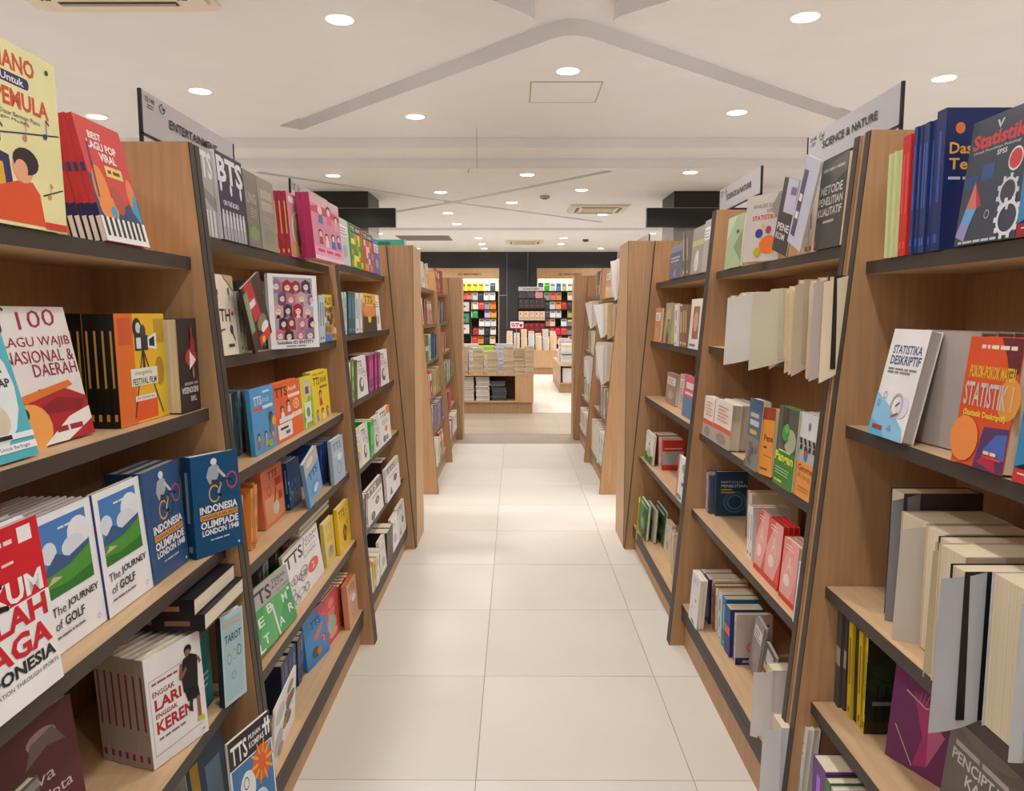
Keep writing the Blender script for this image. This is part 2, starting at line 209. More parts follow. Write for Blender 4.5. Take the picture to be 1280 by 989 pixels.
def kids(shirts, y=.08, s=.42):
    return sum([fig(.2+.6*i/(len(shirts)-1), y, s, '2a1c18', 'e8b088', c) for i, c in enumerate(shirts)], [])
A['ttsblue'] = [('b', 'TTS', .12, .74, .45, .88, 'd8e8f4'), ('t', 'Anak', .46, .76, .8, .85, 'c2dcf0'), ('r', .1, .66, .45, .71, 'e8483a'), ('x', '6', .48, .66, .92, .71, 'e8f2f8')] + kids(['c8604a', 'e0a050', 'd06a8a']) + fig(.78, .25, .6, '3a3438', '5a5660', '6a7480') + [('e', .9, .42, .1, .08, 'f0a04a'), ('e', .65, .1, .12, .06, '7ab85a'), ('x', '6', .5, .91, .8, .94, 'd8e8f4')]
A['ttsorange'] = [('b', 'TTS', .04, .76, .48, .93, '2a1c1c'), ('b', 'Asyik', .5, .8, .85, .9, 'f6e6d0'), ('x', '9', .5, .7, .95, .76, 'f6e6d0'), ('e', .78, .56, .11, .09, 'f8e4c0'), ('e', .78, .56, .085, .07, 'f0662c'), ('b', '1', .76, .52, .8, .6, 'f8e4c0'), ('r', .6, .33, .98, .42, 'ece2d4'), ('r', .04, .05, .55, .3, 'f0ece4')] + fig(.25, .38, .4, '1c1618', 'e8b088', 'f2f0ea') + fig(.48, .46, .38, '1c1618', 'e8b088', 'e8e8e8') + [('r', .1, .32, .6, .4, 'e8ecec'), ('r', .3, .1, .45, .16, '4a6ab8'), ('r', .12, .2, .4, .24, '3a3430')]
A['ttsgreen'] = [('p', [(0, .3), (1, .8), (1, 1), (0, 1)], 'e3dc3c'), ('r', .25, .6, .9, .92, 'd8c8b0'), ('r', .4, .66, .7, .8, '6a5a50'), ('r', .2, .1, .8, .5, 'e8ecdc'), ('e', .5, .3, .15, .1, '58a048')] + kids(['f0f0e8', 'e88aa0'], .02, .35)
A['ttsyellow'] = [('b', 'TTS', .1, .72, .45, .88, '3a2c14'), ('t', 'ANAK', .5, .74, .92, .86, '4a3c20'), ('x', '6', .45, .64, .9, .69, 'a8742c'), ('x', '5 7', .1, .92, .8, .96, 'c89a20')] + fig(.45, .3, .55, '3a2420', 'e8a888', 'd04a50') + kids(['7a9ad8', 'e8e8e0', 'e86aa0'], .02, .4)
A['ttsbrown'] = [('b', 'TTS', .3, .8, .75, .93, '5a2c20'), ('r', .62, .62, .9, .76, 'c03c2c'), ('o', .3, .6, .1, .08, 'b0402c'), ('r', .06, .06, .94, .5, 'e0986e'), ('e', .55, .25, .15, .12, 'd8d0c0'), ('r', .7, .35, .9, .5, 'b8442c'), ('n', (.5, .35), (.62, .6), .02, '6a5040')]
A['dots'] = [('r', 0, .6, 1, 1, '2a4a80')] + [('e', R.random(), R.random()*.6, .05, .04, '8fb8e0') for _ in range(14)]
A['ttsblue2'] = [('r', .0, .7, 1, 1, 'b8b8b8'), ('e', .4, .88, .25, .08, 'e8dcd0'), ('b', 'TTS', .2, .5, .8, .66, '2a4a78'), ('e', .5, .25, .3, .15, '4f98d0'), ('e', .55, .22, .18, .08, 'c8e0f0')]
A['ttspale'] = [('b', 'TTS', .1, .74, .8, .9, '6a7480'), ('o', .5, .3, .2, .14, '8a98a8'), ('e', .6, .55, .2, .08, 'e6ecf0')] + lines(.15, .85, .68, 3, .04, 'e8ecf0')
A['green'] = [('r', 0, .66, 1, 1, 'b5b0ae'), ('b', 'TTS', .02, .7, .52, .93, '1e1c1e'), ('b', 'TEBAK', .56, .86, .95, .93, '5a5654'), ('b', 'KATA', .56, .78, .85, .84, '5a5654'), ('t', 'KOMPAS', .66, .69, .97, .73, '4a4644'), ('p', [(.0, .0), (.45, .0), (.9, .66), (.3, .66)], '58b86a')] + \
  [('b', ch, u, v, u+.13, v+.15, 'f0f4ec') for ch, u, v in (('B', .35, .48), ('E', .12, .38), ('M', .72, .44), ('T', .16, .08), ('A', .55, .12), ('L', .03, .02), ('R', .82, .2))] + [('n', (.47, .58), (.52, .02), .02, 'e6ece6'), ('e', .9, .6, .04, .03, 'e8f0e8')]
A['tts2'] = [('b', 'TTS', .04, .7, .5, .92, '2a2628'), ('n', (.5, .68), (.58, .97), .008, '2a2628'), ('b', 'CARI', .6, .86, .95, .93, '8a8688'), ('b', 'KATA', .6, .78, .9, .84, '8a8688'), ('t', 'PILIHAN', .55, .7, .85, .73, 'a09c9c'), ('t', 'KOMPAS', .52, .61, .88, .67, '6a6668'), ('e', .72, .36, .16, .12, 'e4583c'), ('t', '2', .68, .3, .76, .42, 'f6e8e0')] + [('o', .1+R.random()*.4, .08+R.random()*.42, .05+R.random()*.06, .04+R.random()*.04, '8a8484') for _ in range(12)]
A['ttsfade'] = [('b', 'TTS', .15, .74, .8, .9, 'c8a84a'), ('e', .5, .25, .25, .14, 'b5ab98'), ('e', .55, .3, .12, .08, '9a9084')] + lines(.2, .85, .66, 4, .045, 'cdb95e')
A['ttsgold'] = [('b', 'TTS', .1, .72, .62, .9, '4a3410'), ('o', .8, .84, .12, .08, 'b8502c'), ('n', (.1, .68), (.9, .7), .004, '8a6a1c'), ('p', [(.35, .4), (.5, .55), (.68, .42), (.55, .15), (.38, .2)], '4a3a2c'), ('p', [(.42, .38), (.52, .46), (.58, .3), (.46, .26)], 'b8842c')] + lines(.65, .92, .6, 6, .07, 'b8902c')
A['zoo'] = [('e', .25, .75, .2, .14, 'c4c6c8'), ('e', .2, .3, .18, .2, 'b8babc'), ('e', .7, .85, .15, .08, '8a7a6a'), ('e', .72, .62, .2, .1, '4a5a78'), ('e', .6, .7, .1, .06, 'c05040'), ('e', .55, .4, .18, .1, 'b08a3c'), ('e', .65, .35, .12, .07, '4a5a38'), ('x', '3', .45, .5, .65, .56, '6a6a6c'), ('x', '3', .5, .44, .68, .49, '6a6a6c'), ('e', .3, .12, .12, .08, 'c8a080')]
A['ttsrocket'] = [('b', 'TTS', .3, .7, .75, .85, '2a4a80'), ('p', [(.6, 1), (1, 1), (1, .75), (.75, .8)], 'e05a68'), ('p', [(.35, .5), (.6, .62), (.85, .7), (.75, .55), (.5, .42)], 'd87a5a'), ('e', .8, .35, .1, .08, 'e0483a'), ('t', '2', .77, .3, .83, .4, 'f6e8e0'), ('e', .4, .22, .16, .1, '5a4a4a'), ('e', .55, .2, .1, .08, 'c08050')]
A['reddy'] = [('e', .5, .8, .2, .1, 'f08a80'), ('e', .45, .35, .3, .2, 'a8c0b0'), ('e', .5, .15, .3, .08, 'f0b0a0')] + lines(.2, .8, .65, 3, .05, 'f4c8c0')
A['pale'] = [('r', .1, .62, .9, .86, 'f4f2ee'), ('e', .5, .3, .25, .14, 'b8b4ac')] + lines(.18, .82, .78, 3, .06, '8a8680')
A['puzzle'] = [('r', .02, .8, .98, .98, '2a2c2a'), ('b', 'TTS', .08, .84, .4, .94, 'e8e8e0'), ('r', .5, .86, .9, .93, 'b8b8b0')] + [('r', .05+.15*(i % 6), .04+.125*(i//6), .2+.15*(i % 6), .165+.125*(i//6), R.choice(['3a9a3a', 'e8e03a', '3a9a3a', 'e8802c', 'f0e858'])) for i in range(36)]
A['puzzle2'] = [('r', .02, .8, .98, .98, '2c3040'), ('b', 'TTS', .08, .84, .4, .94, 'e8e8e0'), ('r', .5, .86, .9, .93, 'b8b8b0')] + [('r', .05+.18*(i % 5), .04+.15*(i//5), .23+.18*(i % 5), .19+.15*(i//5), R.choice(['d84a3a', '3a7ac0', 'e8a05a', 'd84a3a', 'e8e0d0'])) for i in range(25)]
A['ttssun'] = [('r', 0, .75, 1, 1, 'e8b830'), ('b', 'TTS', .12, .76, .75, .94, '3a2410'), ('r', 0, 0, 1, .4, '3c2a1e'), ('e', .5, .55, .45, .18, 'e8924a'), ('e', .45, .32, .12, .09, 'e8c83a'), ('r', .2, .68, .8, .71, 'f0dcb0')]
A['tbw'] = [('b', 'TTS', .1, .74, .6, .9, '4a4848'), ('e', .45, .3, .2, .18, '5a5656'), ('e', .5, .34, .12, .1, 'e8e6e6'), ('o', .75, .55, .12, .08, '9a9696')] + lines(.2, .9, .68, 3, .05, 'aaa6a6')
A['ttsor'] = [('b', 'TTS', .08, .76, .6, .93, '2a2826'), ('r', .68, .78, 1, 1, 'f08a30'), ('e', .55, .4, .12, .09, 'f08a30'), ('e', .35, .15, .12, .1, '4a7a58'), ('e', .6, .14, .1, .08, '7a8a98')] + lines(.2, .9, .66, 3, .05, 'a8a6a6')
A['ttsbr'] = [('r', 0, .74, 1, 1, '84706c'), ('b', 'TTS', .08, .77, .62, .94, 'efeae8'), ('e', .62, .42, .13, .11, '6e5a54'), ('b', '3', .58, .36, .66, .48, 'eae4e0'), ('e', .3, .14, .13, .12, '5a5654'), ('r', .3, .6, .9, .64, 'b0a8a4')]
A['ttsgr'] = [('r', 0, .76, 1, 1, 'c4c4c4'), ('b', 'TTS', .08, .78, .65, .95, '3a3838'), ('e', .65, .45, .13, .11, '5a5858'), ('p', [(.2, .1), (.38, .1), (.3, .35)], '4a4848'), ('r', .2, .62, .85, .65, 'a8a8a8')]
A['das'] = [('e', .15, .86, .05, .04, 'e07a40'), ('b', 'Dasar-dasar', .05, .68, .8, .76, 'efb04a'), ('b', 'Teori', .05, .57, .45, .65, 'efb04a'), ('x', '5 6', .05, .5, .35, .52, 'c8d0e8')] + lines(.3, .7, .46, 4, .03, '8a94c0')
A['statistik'] = [('p', [(.42, .95), (.48, .88), (.54, .95), (.51, .95), (.48, .91), (.45, .95)], 'c8ccd4'), ('B', 'Statistik', .06, .76, .92, .88, 'cf3f44'), ('t', 'Untuk Penelitian Psikologi', .1, .72, .85, .745, 'd8dce2'), ('b', 'SPSS', .5, .67, .66, .71, 'd8dce2'),
  ('r', .3, .5, .5, .62, '2f5590'), ('r', .02, .45, .24, .55, '2c4a80'), ('e', .82, .6, .11, .09, 'e6dede'), ('e', .82, .6, .095, .075, 'd0403c'), ('p', [(.22, .5), (.02, .08), (.16, .06)], 'b8a8c8'), ('p', [(.22, .5), (.12, .3), (.3, .28)], 'd8766c'), ('p', [(.22, .5), (.3, .28), (.38, .3)], 'b8383c'), ('p', [(.12, .3), (.3, .28), (.22, .16), (.06, .18)], '6aa8d8'), ('p', [(.06, .18), (.22, .16), (.16, .03), (.0, .08)], '9a90c8')] + \
  [('o', .78, .36, .14, .11, 'd4d6da')] + [('r', .78+.15*math.cos(a*.7)-.02, .36+.12*math.sin(a*.7)-.018, .78+.15*math.cos(a*.7)+.02, .36+.12*math.sin(a*.7)+.018, 'd4d6da') for a in range(9)] + [('o', .84, .16, .17, .13, 'e2e2e4')] + [('r', .84+.18*math.cos(a*.63)-.024, .16+.14*math.sin(a*.63)-.02, .84+.18*math.cos(a*.63)+.024, .16+.14*math.sin(a*.63)+.02, 'e2e2e4') for a in range(10)] + [('o', .5, .22, .04, .035, 'c8ccd4'), ('x', '3 8 6 6 5', .08, .01, .72, .03, 'c8ccd4')]
A['redtext'] = [('r', 0, .1, 1, .6, '1c2034'), ('p', [(0, .1), (.5, .2), (.3, .6), (0, .6)], '3a8ab8'), ('b', 'SPSS', .1, .75, .8, .88, 'f0e0e0')] + lines(.1, .8, .06, 1, .03, 'f0e0e0')
A['deskriptif'] = [('b', 'STATISTIKA', .12, .77, .92, .85, '23407c'), ('b', 'DESKRIPTIF', .12, .67, .95, .755, '23407c'), ('x', '5 7 3 6', .12, .62, .9, .64, '888888'), ('x', '5 3 8', .12, .59, .75, .61, '888888'), ('p', [(0, 0), (1, 0), (.9, .12), (.4, .3), (0, .4)], '8cc8ea'), ('p', [(0, 0), (.5, 0), (.3, .1), (0, .15)], '58b8d8'), ('e', .78, .3, .16, .1, 'e8dcec'), ('o', .62, .3, .17, .12, 'b0b8c0'), ('n', (.55, .2), (.72, .24), .012, '7a6a60'), ('n', (.6, .3), (.7, .34), .01, '4a5a70'), ('o', .25, .38, .05, .035, '4a78b0'), ('o', .12, .3, .04, .03, '4a78b0'), ('r', .1, .06, .38, .1, 'b03a3a'), ('p', [(.5, .08), (.6, .13), (.66, .07)], '8a98b0')]
A['stat1'] = [('p', [(.6, 1), (1, 1), (1, .75), (.85, .7), (.75, .85)], '6a2a30'), ('e', .9, .55, .2, .16, 'e89a40'), ('x', '3 2 5 6 4', .25, .91, .9, .94, 'f4d8c8'), ('b', 'POKOK-POKOK MATERI', .1, .68, .95, .78, 'e6c63c'), ('b', 'STATISTIK 1', .06, .46, .97, .65, 'cfc3bc'), ('b', '(Statistik Deskriptif)', .1, .37, .9, .43, 'efe04a'),
  ('p', [(.45, 0), (1, 0), (1, .34), (.55, .32)], '5a3a6c'), ('p', [(.6, .15), (1, .1), (1, .3), (.8, .28)], '4a6ab8'), ('p', [(.5, .05), (.9, .0), (.8, .15)], 'b83048'), ('e', .2, .2, .28, .18, 'f0924a'), ('x', '5 5', .62, .12, .85, .145, 'f4d8c8'), ('r', .6, .09, .95, .11, 'd8483a')]
A['forest'] = [('r', 0, .2, 1, .75, '26281f'), ('r', 0, 0, 1, .12, '3c3024'), ('x', '5', .2, .88, .85, .96, '5a5850')] + [('e', .1+R.random()*.8, .45+R.random()*.3, .12, .07, '30362a') for _ in range(12)] + [('n', (.15+.12*i, .12), (.18+.12*i, .5), .012, '14120e') for i in range(7)] + [('r', .1, .3, .9, .34, '7a8490'), ('r', .6, .05, .9, .07, '8a7a68')]
A['purple'] = [('x', '9', .1, .9, .95, .95, 'c8a8c0'), ('p', [(.3, .75), (.5, .35), (.4, .05), (.6, .1), (.7, .5), (.9, .72), (.6, .68)], 'b8407c'), ('p', [(.55, .6), (.6, .1), (.8, .45)], 'd06a90'), ('n', (.2, .72), (.5, .63), .008, 'd8b8cc'), ('n', (.5, .63), (.9, .75), .008, 'd8b8cc'), ('n', (.1, .35), (.4, .04), .006, 'e0c8d8')] + [('n', (.4+.05*i, .66), (.42+.055*i, .76), .004, 'c890b4') for i in range(8)]
A['pencipta'] = [('x', '9 9', .1, .62, .8, .66, 'b8b0a8'), ('b', 'PENCIPTAAN', .08, .5, .95, .59, 'dcd8d2'), ('b', 'KARYA', .3, .38, .8, .47, 'dcd8d2'), ('e', .5, .82, .4, .12, '7d7670'), ('x', '4', .4, .28, .6, .33, 'c8c0b8')]
A['greenb'] = [('p', [(0, 1), (.6, 1), (0, .55)], 'c4d2b0'), ('p', [(1, .1), (1, .7), (.5, .4)], '7c9868'), ('e', .7, .68, .08, .04, '38452c')]
A['analisis'] = [('b', 'ANALISIS DATA', .2, .8, .92, .86, '8a8280'), ('b', 'DENGAN', .6, .72, .92, .77, '8a8280'), ('b', 'STATISTIKA', .2, .62, .9, .69, 'd8584c'), ('e', .42, .42, .11, .07, '3a4a90'), ('e', .68, .46, .08, .06, 'c8306c'), ('e', .7, .24, .26, .14, 'f0802c'), ('e', .4, .14, .1, .07, 'c8b820'), ('e', .52, .53, .04, .03, 'd8c030'), ('p', [(.9, 1), (1, 1), (1, .6), (.7, .75)], 'a09890')]
A['mag'] = [('r', .3, .55, 1, 1, 'c6c6d8'), ('b', 'PENE', .1, .3, .9, .4, 'e0dede'), ('b', 'KOM', .1, .18, .7, .27, 'e0dede'), ('r', .6, .8, .95, .9, '8a6a90')]
A['mag2'] = [('r', .1, .1, .4, .85, '5a4a68'), ('r', .15, .5, .35, .58, 'e8e8f0'), ('r', .15, .3, .35, .38, 'e8e8f0')]
A['metode'] = [('p', [(0, .9), (1, 1), (1, .8), (0, .6)], '6a6a66'), ('x', '5 5 1 7', .1, .86, .9, .89, 'c4c0ba'), ('b', 'METODE', .08, .6, .9, .7, 'e2deda'), ('b', 'PENELITIAN', .05, .48, .95, .57, 'e2deda'), ('b', 'KUALITATIF', .05, .36, .95, .45, 'e2deda'), ('x', '8', .3, .28, .7, .31, 'b8b4ae'), ('r', .04, .02, .1, .1, 'c84a44')]
A['redwhite'] = [('r', 0, .32, 1, .43, 'e0583c'), ('r', 0, 0, 1, .32, 'b8aca0'), ('e', .5, .15, .3, .12, '958a80')] + lines(.2, .85, .85, 5, .075, 'e8907c')
A['bluecity'] = [('r', 0, 0, 1, .45, '8d867e'), ('x', '6', .15, .74, .8, .8, 'c8d0dc'), ('x', '4', .15, .62, .85, .7, 'd8dee6'), ('r', .2, .5, .75, .56, 'e2c830'), ('r', 0, .84, 1, 1, '42648c')] + [('e', R.random(), R.random()*.4, .08, .05, '6a6460') for _ in range(10)]
A['orangeb'] = [('r', 0, .82, 1, 1, '9a3a20'), ('b', 'Pene', .3, .5, .95, .6, '6a3418'), ('r', .3, .4, .55, .43, '6a3418'), ('n', (.3, .3), (.9, .28), .005, 'b06a1c'), ('x', '9', .15, .08, .7, .11, '8a4a18')]
A['pangan'] = [('r', 0, .45, 1, 1, '5a6058'), ('e', .7, .6, .3, .15, 'b8c4a0'), ('p', [(.2, 1), (.5, 1), (.6, .6), (.4, .5), (.25, .6)], '3c4038'), ('e', .45, .68, .18, .1, '3fae3a'), ('e', .5, .74, .1, .06, '6ad050'), ('B', 'Pangan', .04, .28, .97, .43, 'eaf040'), ('x', '9 3 8', .2, .44, .8, .46, 'd8e8c0'), ('x', '4 9', .1, .05, .5, .08, 'd8e040')] + lines(.1, .9, .22, 3, .035, 'b8d8a8')
A['geometri'] = [('r', 0, 0, 1, .42, 'f0a04a'), ('r', 0, .42, 1, .7, 'b8bcbc'), ('b', 'Geometri', .1, .31, .98, .39, '7a3c18'), ('t', 'Ruang', .15, .21, .7, .29, 'a8602c'), ('e', .45, .85, .06, .05, '6a7ab0'), ('e', .4, .52, .1, .09, '5a7898'), ('e', .4, .55, .06, .04, 'c84a3c')] + [('p', [(.05+.2*i, .7), (.15+.2*i, .7), (.2+.2*i, .63), (.1+.2*i, .63)], '30302e') for i in range(5)] + [('p', [(.12+.2*i, .62), (.22+.2*i, .62), (.2+.2*i, .56), (.1+.2*i, .56)], '30302e') for i in range(4)] + lines(.2, .8, .12, 2, .04, 'c0782c')
A['penel'] = [('b', 'METODE', .15, .74, .85, .79, 'a8bccc'), ('b', 'PENELITIAN', .15, .65, .98, .71, 'c8d6e0'), ('r', .15, .58, .5, .61, 'c8b44a'), ('o', .6, .32, .38, .25, '3a6a88'), ('o', .6, .32, .26, .17, '4a7e9c'), ('x', '9', .15, .52, .6, .55, 'c8b44a')]
A['reds'] = [('p', [(0, 0), (.6, 0), (1, .5), (1, 1), (.5, 1), (0, .5)], 'f2a8a0'), ('t', 'A', .35, .5, .65, .75, 'f8dcd8'), ('e', .4, .35, .2, .1, 'f8dcd8'), ('r', 0, 0, 1, .08, 'd8342c')] + lines(.2, .8, .9, 2, .05, 'f8e4e0')
A['reddots'] = [('o', .3, .75, .15, .07, 'c8c0d8'), ('e', .65, .5, .06, .04, 'e04a44'), ('e', .3, .3, .05, .03, 'e8908a'), ('e', .5, .05, .2, .03, '6aa04a')] + lines(.2, .85, .9, 3, .04, 'b8b4c8')
A['boxed'] = [('r', 0, 0, 1, .14, '28305c'), ('b', 'A F', .5, .6, .9, .8, '5a4a78'), ('o', .55, .35, .25, .12, 'e0806c'), ('x', '9', .2, .04, .7, .09, 'b8b8d0')]
A['goldmag'] = [('r', .3, .75, .9, .95, 'b8bcc8'), ('r', .2, .62, .8, .72, 'c89a40'), ('r', .2, .48, .8, .56, 'c89a40'), ('r', .15, .32, .75, .4, 'c89a40'), ('r', 0, 0, .6, .22, 'b08a74'), ('e', .25, .25, .15, .1, 'd8b8a0')]
A['bluefig'] = [('r', .1, .62, .8, .66, 'd0d4dc'), ('r', .1, .52, .75, .56, 'd0d4dc'), ('o', .5, .35, .15, .12, '9aa0b0'), ('p', [(.3, .1), (.5, .3), (.6, .05)], 'b08ac8'), ('r', 0, .8, 1, 1, '8c98b0')]
A['greywrap'] = [('r', 0, .6, 1, .72, 'c8c07a'), ('e', .5, .25, .2, .2, 'dad6d0'), ('e', .55, .4, .12, .1, 'e8e4de')]
A['brownfig'] = [('e', .5, .6, .3, .3, 'c8b88a'), ('p', [(.3, 0), (.7, 0), (.65, .6), (.4, .6)], '6a5a3c'), ('e', .6, .4, .2, .15, '8a9a6a')]
A['redimg'] = [('r', .25, .2, .75, .85, 'a8684c'), ('e', .5, .55, .18, .2, 'd8a888'), ('r', .1, .05, .6, .1, '6a7a98')]
A['pinkblue'] = [('r', 0, 0, 1, .5, '5a86ac'), ('x', '3', .2, .7, .9, .85, 'f4d8dc'), ('r', .15, .56, .85, .62, 'f4d8dc')]
A['leafy'] = [('r', 0, 0, 1, .3, '4a7a3a'), ('e', .5, .35, .3, .15, 'a8c89a'), ('b', 'A', .4, .55, .6, .7, '3a3a38'), ('r', .1, .85, .9, .92, 'd8d8d0')]
A['redbox'] = [('r', 0, .62, 1, .85, 'd0402e'), ('r', 0, 0, 1, .18, 'd0402e'), ('r', 0, .18, 1, .62, 'b4b8c0'), ('r', .1, .7, .9, .73, 'f0d8d0')]
A['orangew'] = [('r', 0, 0, .12, 1, 'e0703a'), ('e', .6, .78, .25, .12, '8a9a78'), ('e', .7, .6, .2, .1, 'd8a08a'), ('x', '2', .4, .38, .7, .46, '3a4a68'), ('e', .3, .1, .2, .06, '5a9a7a')]
A['yellowtop'] = [('r', 0, .95, 1, 1, 'e8d428'), ('r', .2, .5, .9, .8, '7a8a80'), ('e', .5, .3, .3, .15, '4a5a48')] + lines(.2, .8, .2, 3, .04, '9aa8a0')
# ================================================================ the setting
XC = .027
CEIL = mat('f0f0f3', rough=.9, var=.015, scale=3, name='ceiling_paint')
DARK = mat('34363a', rough=.35, var=.05, scale=3, name='black_panel')
def curve_slab(name, outer, holes, z0, th):
    """flat slab with openings: a filled 2D curve, turned into a mesh"""
    c = bpy.data.curves.new(name, 'CURVE'); c.dimensions = '2D'; c.fill_mode = 'BOTH'; c.extrude = th/2
    for loop in [outer]+holes:
        sp = c.splines.new('POLY'); sp.points.add(len(loop)-1); sp.use_cyclic_u = True
        for q, (a, b) in zip(sp.points, loop): q.co = (a, b, 0, 1)
    o = bpy.data.objects.new('t', c); me = bpy.data.meshes.new_from_object(o); bpy.data.objects.remove(o); bpy.data.curves.remove(c)
    me.transform(Matrix.Translation((0, 0, z0+th/2))); me.materials.clear(); me.materials.append(CEIL)
    for p in me.polygons: p.material_index = 0
    return struct(link(name, me))
def cross(J, ends, wd, rad):
    """outline of a four-armed groove with rounded inner corners"""
    J = Vector(J); out = []; n = len(ends); D = [(Vector(e)-J) for e in ends]; U = [d.normalized() for d in D]
    for i in range(n):
        e = Vector(ends[i]); u = U[i]; nrm = Vector((-u.y, u.x))*wd
        out += [tuple(e-nrm), tuple(e+nrm)]
        u2 = U[(i+1) % n]; n2 = Vector((-u2.y, u2.x))*wd
        # corner between the left edge of arm i and the right edge of arm i+1
        a, b = J+nrm, J-n2; den = u.x*u2.y-u.y*u2.x; t = ((b-a).x*u2.y-(b-a).y*u2.x)/den
        k = a+u*t; p0, p2 = k+u*rad, k+u2*rad
        for q in range(7):
            s = q/6; out.append(tuple(p0*(1-s)**2+k*2*s*(1-s)+p2*s*s))
    return out
HX = 8.0
g1 = cross((.30, 4.14), [(2.62, 6.1), (-1.85, 6.4), (-1.9, 1.9), (2.6, 2.1)], .1, .16)
curve_slab('ceiling', [(-HX, -4), (HX, -4), (HX, 6.75), (-HX, 6.75)], [g1], 2.8, .088)
m = MB(); m.box(-HX, HX, -4, 6.75, 2.888, 2.95, CEIL); struct(m.obj('ceiling'))
m = MB(); m.box(-HX, HX, 6.752, 7.0, 2.71, 2.95, CEIL); struct(m.obj('trim_1'))
m = MB(); m.box(-HX, HX, 7.002, 7.6, 2.79, 2.95, CEIL); struct(m.obj('ceiling'))
g2 = cross((-.80, 9.88), [(.95, 7.75), (1.35, 12.0), (-1.9, 11.0), (-2.6, 7.8)], .05, .12)
curve_slab('ceiling', [(-HX, 7.602), (HX, 7.602), (HX, 12.8), (-HX, 12.8)], [g2], 2.7, .05)
m = MB(); m.box(-HX, HX, 7.602, 12.8, 2.75, 2.95, CEIL); struct(m.obj('ceiling'))
m = MB(); m.box(-HX, HX, 12.802, 13.3, 2.66, 2.95, CEIL); struct(m.obj('trim_2'))
m = MB(); m.box(-HX, HX, 13.302, 19.3, 2.8, 2.95, CEIL); struct(m.obj('ceiling'))
# floor: tiles laid one by one down the aisle, a darker band of tiles across it
TILE = [mat(h, rough=.42, var=.035, scale=2.2, bump=0, coat=0, name='floor_tile') for h in ('e0d9cc', 'e3dcd0', 'ddd6c8')]
BAND = mat('ab9c88', rough=.4, var=.04, scale=2.2, name='floor_tile_dark')
GR = mat('a79b8b', rough=.8, name='grout')
m = MB(); m.box(-HX, HX, -4, 19.3, -.05, -.003, GR); fl = struct(m.obj('floor'))
def tmesh(w_, d_, mt):
    b = MB(); g = .0012; c = .002
    b.box(g, w_-g, g, d_-g, -.01, 0, mt); return b.mesh('tile')
S = .6005; X0 = -.108-8*S
fullm = [tmesh(S, S, t) for t in TILE]
ys = [1.952+S*k for k in range(-9, 10)]
RT = random.Random(5)
for y in ys:
    for i in range(5, 13):
        link('tile', RT.choice(fullm), fl, Matrix.Translation((X0+i*S, y-S if False else y-S, 0))) if y <= 7.95 else None
m = MB()
for y in ys:
    for i in list(range(-5, 5))+list(range(13, 22)):
        if y <= 7.95: m.box(X0+i*S+.0012, X0+(i+1)*S-.0012, y-S+.0012, y-.0012, -.01, 0, TILE[0])
o = m.obj('tile', fl, fix=False); o['kind'] = 'stuff'
bandm = [tmesh(S, 1.76/3, BAND)]
for k in range(3):
    for i in range(5, 13): link('tile', bandm[0], fl, Matrix.Translation((X0+i*S, 7.947+k*1.76/3, 0)))
m = MB()
for k in range(3):
    for i in list(range(-5, 5))+list(range(13, 22)): m.box(X0+i*S+.0012, X0+(i+1)*S-.0012, 7.947+k*.5867+.0012, 7.947+(k+1)*.5867-.0012, -.01, 0, BAND)
o = m.obj('tile', fl, fix=False); o['kind'] = 'stuff'
for k in range(10):
    for i in range(7, 11): link('tile', fullm[k % 3], fl, Matrix.Translation((X0+i*S, 9.71+k*S, 0)))
m = MB()
for k in range(16):
    for i in range(-5, 22):
        if not (k < 10 and 7 <= i < 11): m.box(X0+i*S+.0012, X0+(i+1)*S-.0012, 9.71+k*S+.0012, 9.71+(k+1)*S-.0012, -.01, 0, TILE[0])
o = m.obj('tile', fl, fix=False); o['kind'] = 'stuff'
WALL = mat('e8e0d2', rough=.85, var=.02, scale=3, name='wall_paint')
for nm, b in (('wall_left', (-HX-.1, -HX, -4, 19.3)), ('wall_right', (HX, HX+.1, -4, 19.3)), ('wall_rear', (-HX, HX, -4.1, -4))):
    m = MB(); m.box(*b, 0, 2.95, WALL); struct(m.obj(nm))

# ================================================================ lamps
def nth(k): return ['first', 'second', 'third', 'fourth', 'fifth', 'sixth', 'seventh', 'eighth', 'ninth', 'tenth', 'eleventh', 'twelfth'][k] if k < 12 else '%dth' % (k+1)
LBODY = mat('ffffff', rough=.4, var=0, name='lamp_rim'); LDISC = mat('fff6e6', rough=.5, var=0, emit=9, name='lamp_diffuser')
b = MB()
a = circ(0, 0, .082, .082, 28); c = circ(0, 0, .070, .070, 28)
b.add([(x, y, -.002) for x, y in a]+[(x, y, -.007) for x, y in c]+[(x, y, .0) for x, y in a], [(q, (q+1) % 28, 28+(q+1) % 28, 28+q) for q in range(28)]+[(56+q, 56+(q+1) % 28, (q+1) % 28, q) for q in range(28)], LBODY)
rim_me = b.mesh('rim'); b = MB(); b.poly([(x, y, -.006) for x, y in reversed(c)], LDISC); disc_me = b.mesh('diffuser', fix=False)
near_l = [(-.91, 4.09, 2.8), (1.49, 4.07, 2.8), (.331, 4.93, 2.8), (-2.16, 5.35, 2.8), (2.78, 5.09, 2.8), (-.774, 6.03, 2.8), (1.68, 5.92, 2.8), (-3.24, 6.02, 2.8),
          (-.95, 1.75, 2.8), (1.45, 1.6, 2.8), (.25, .5, 2.8), (-2.3, 3.1, 2.8), (2.9, 3.0, 2.8), (.3, 2.75, 2.8), (-2.2, .7, 2.8), (2.5, .6, 2.8), (-.9, -.9, 2.8), (1.4, -.9, 2.8)]  # this row: unseen downlights added overhead and behind the camera for illumination
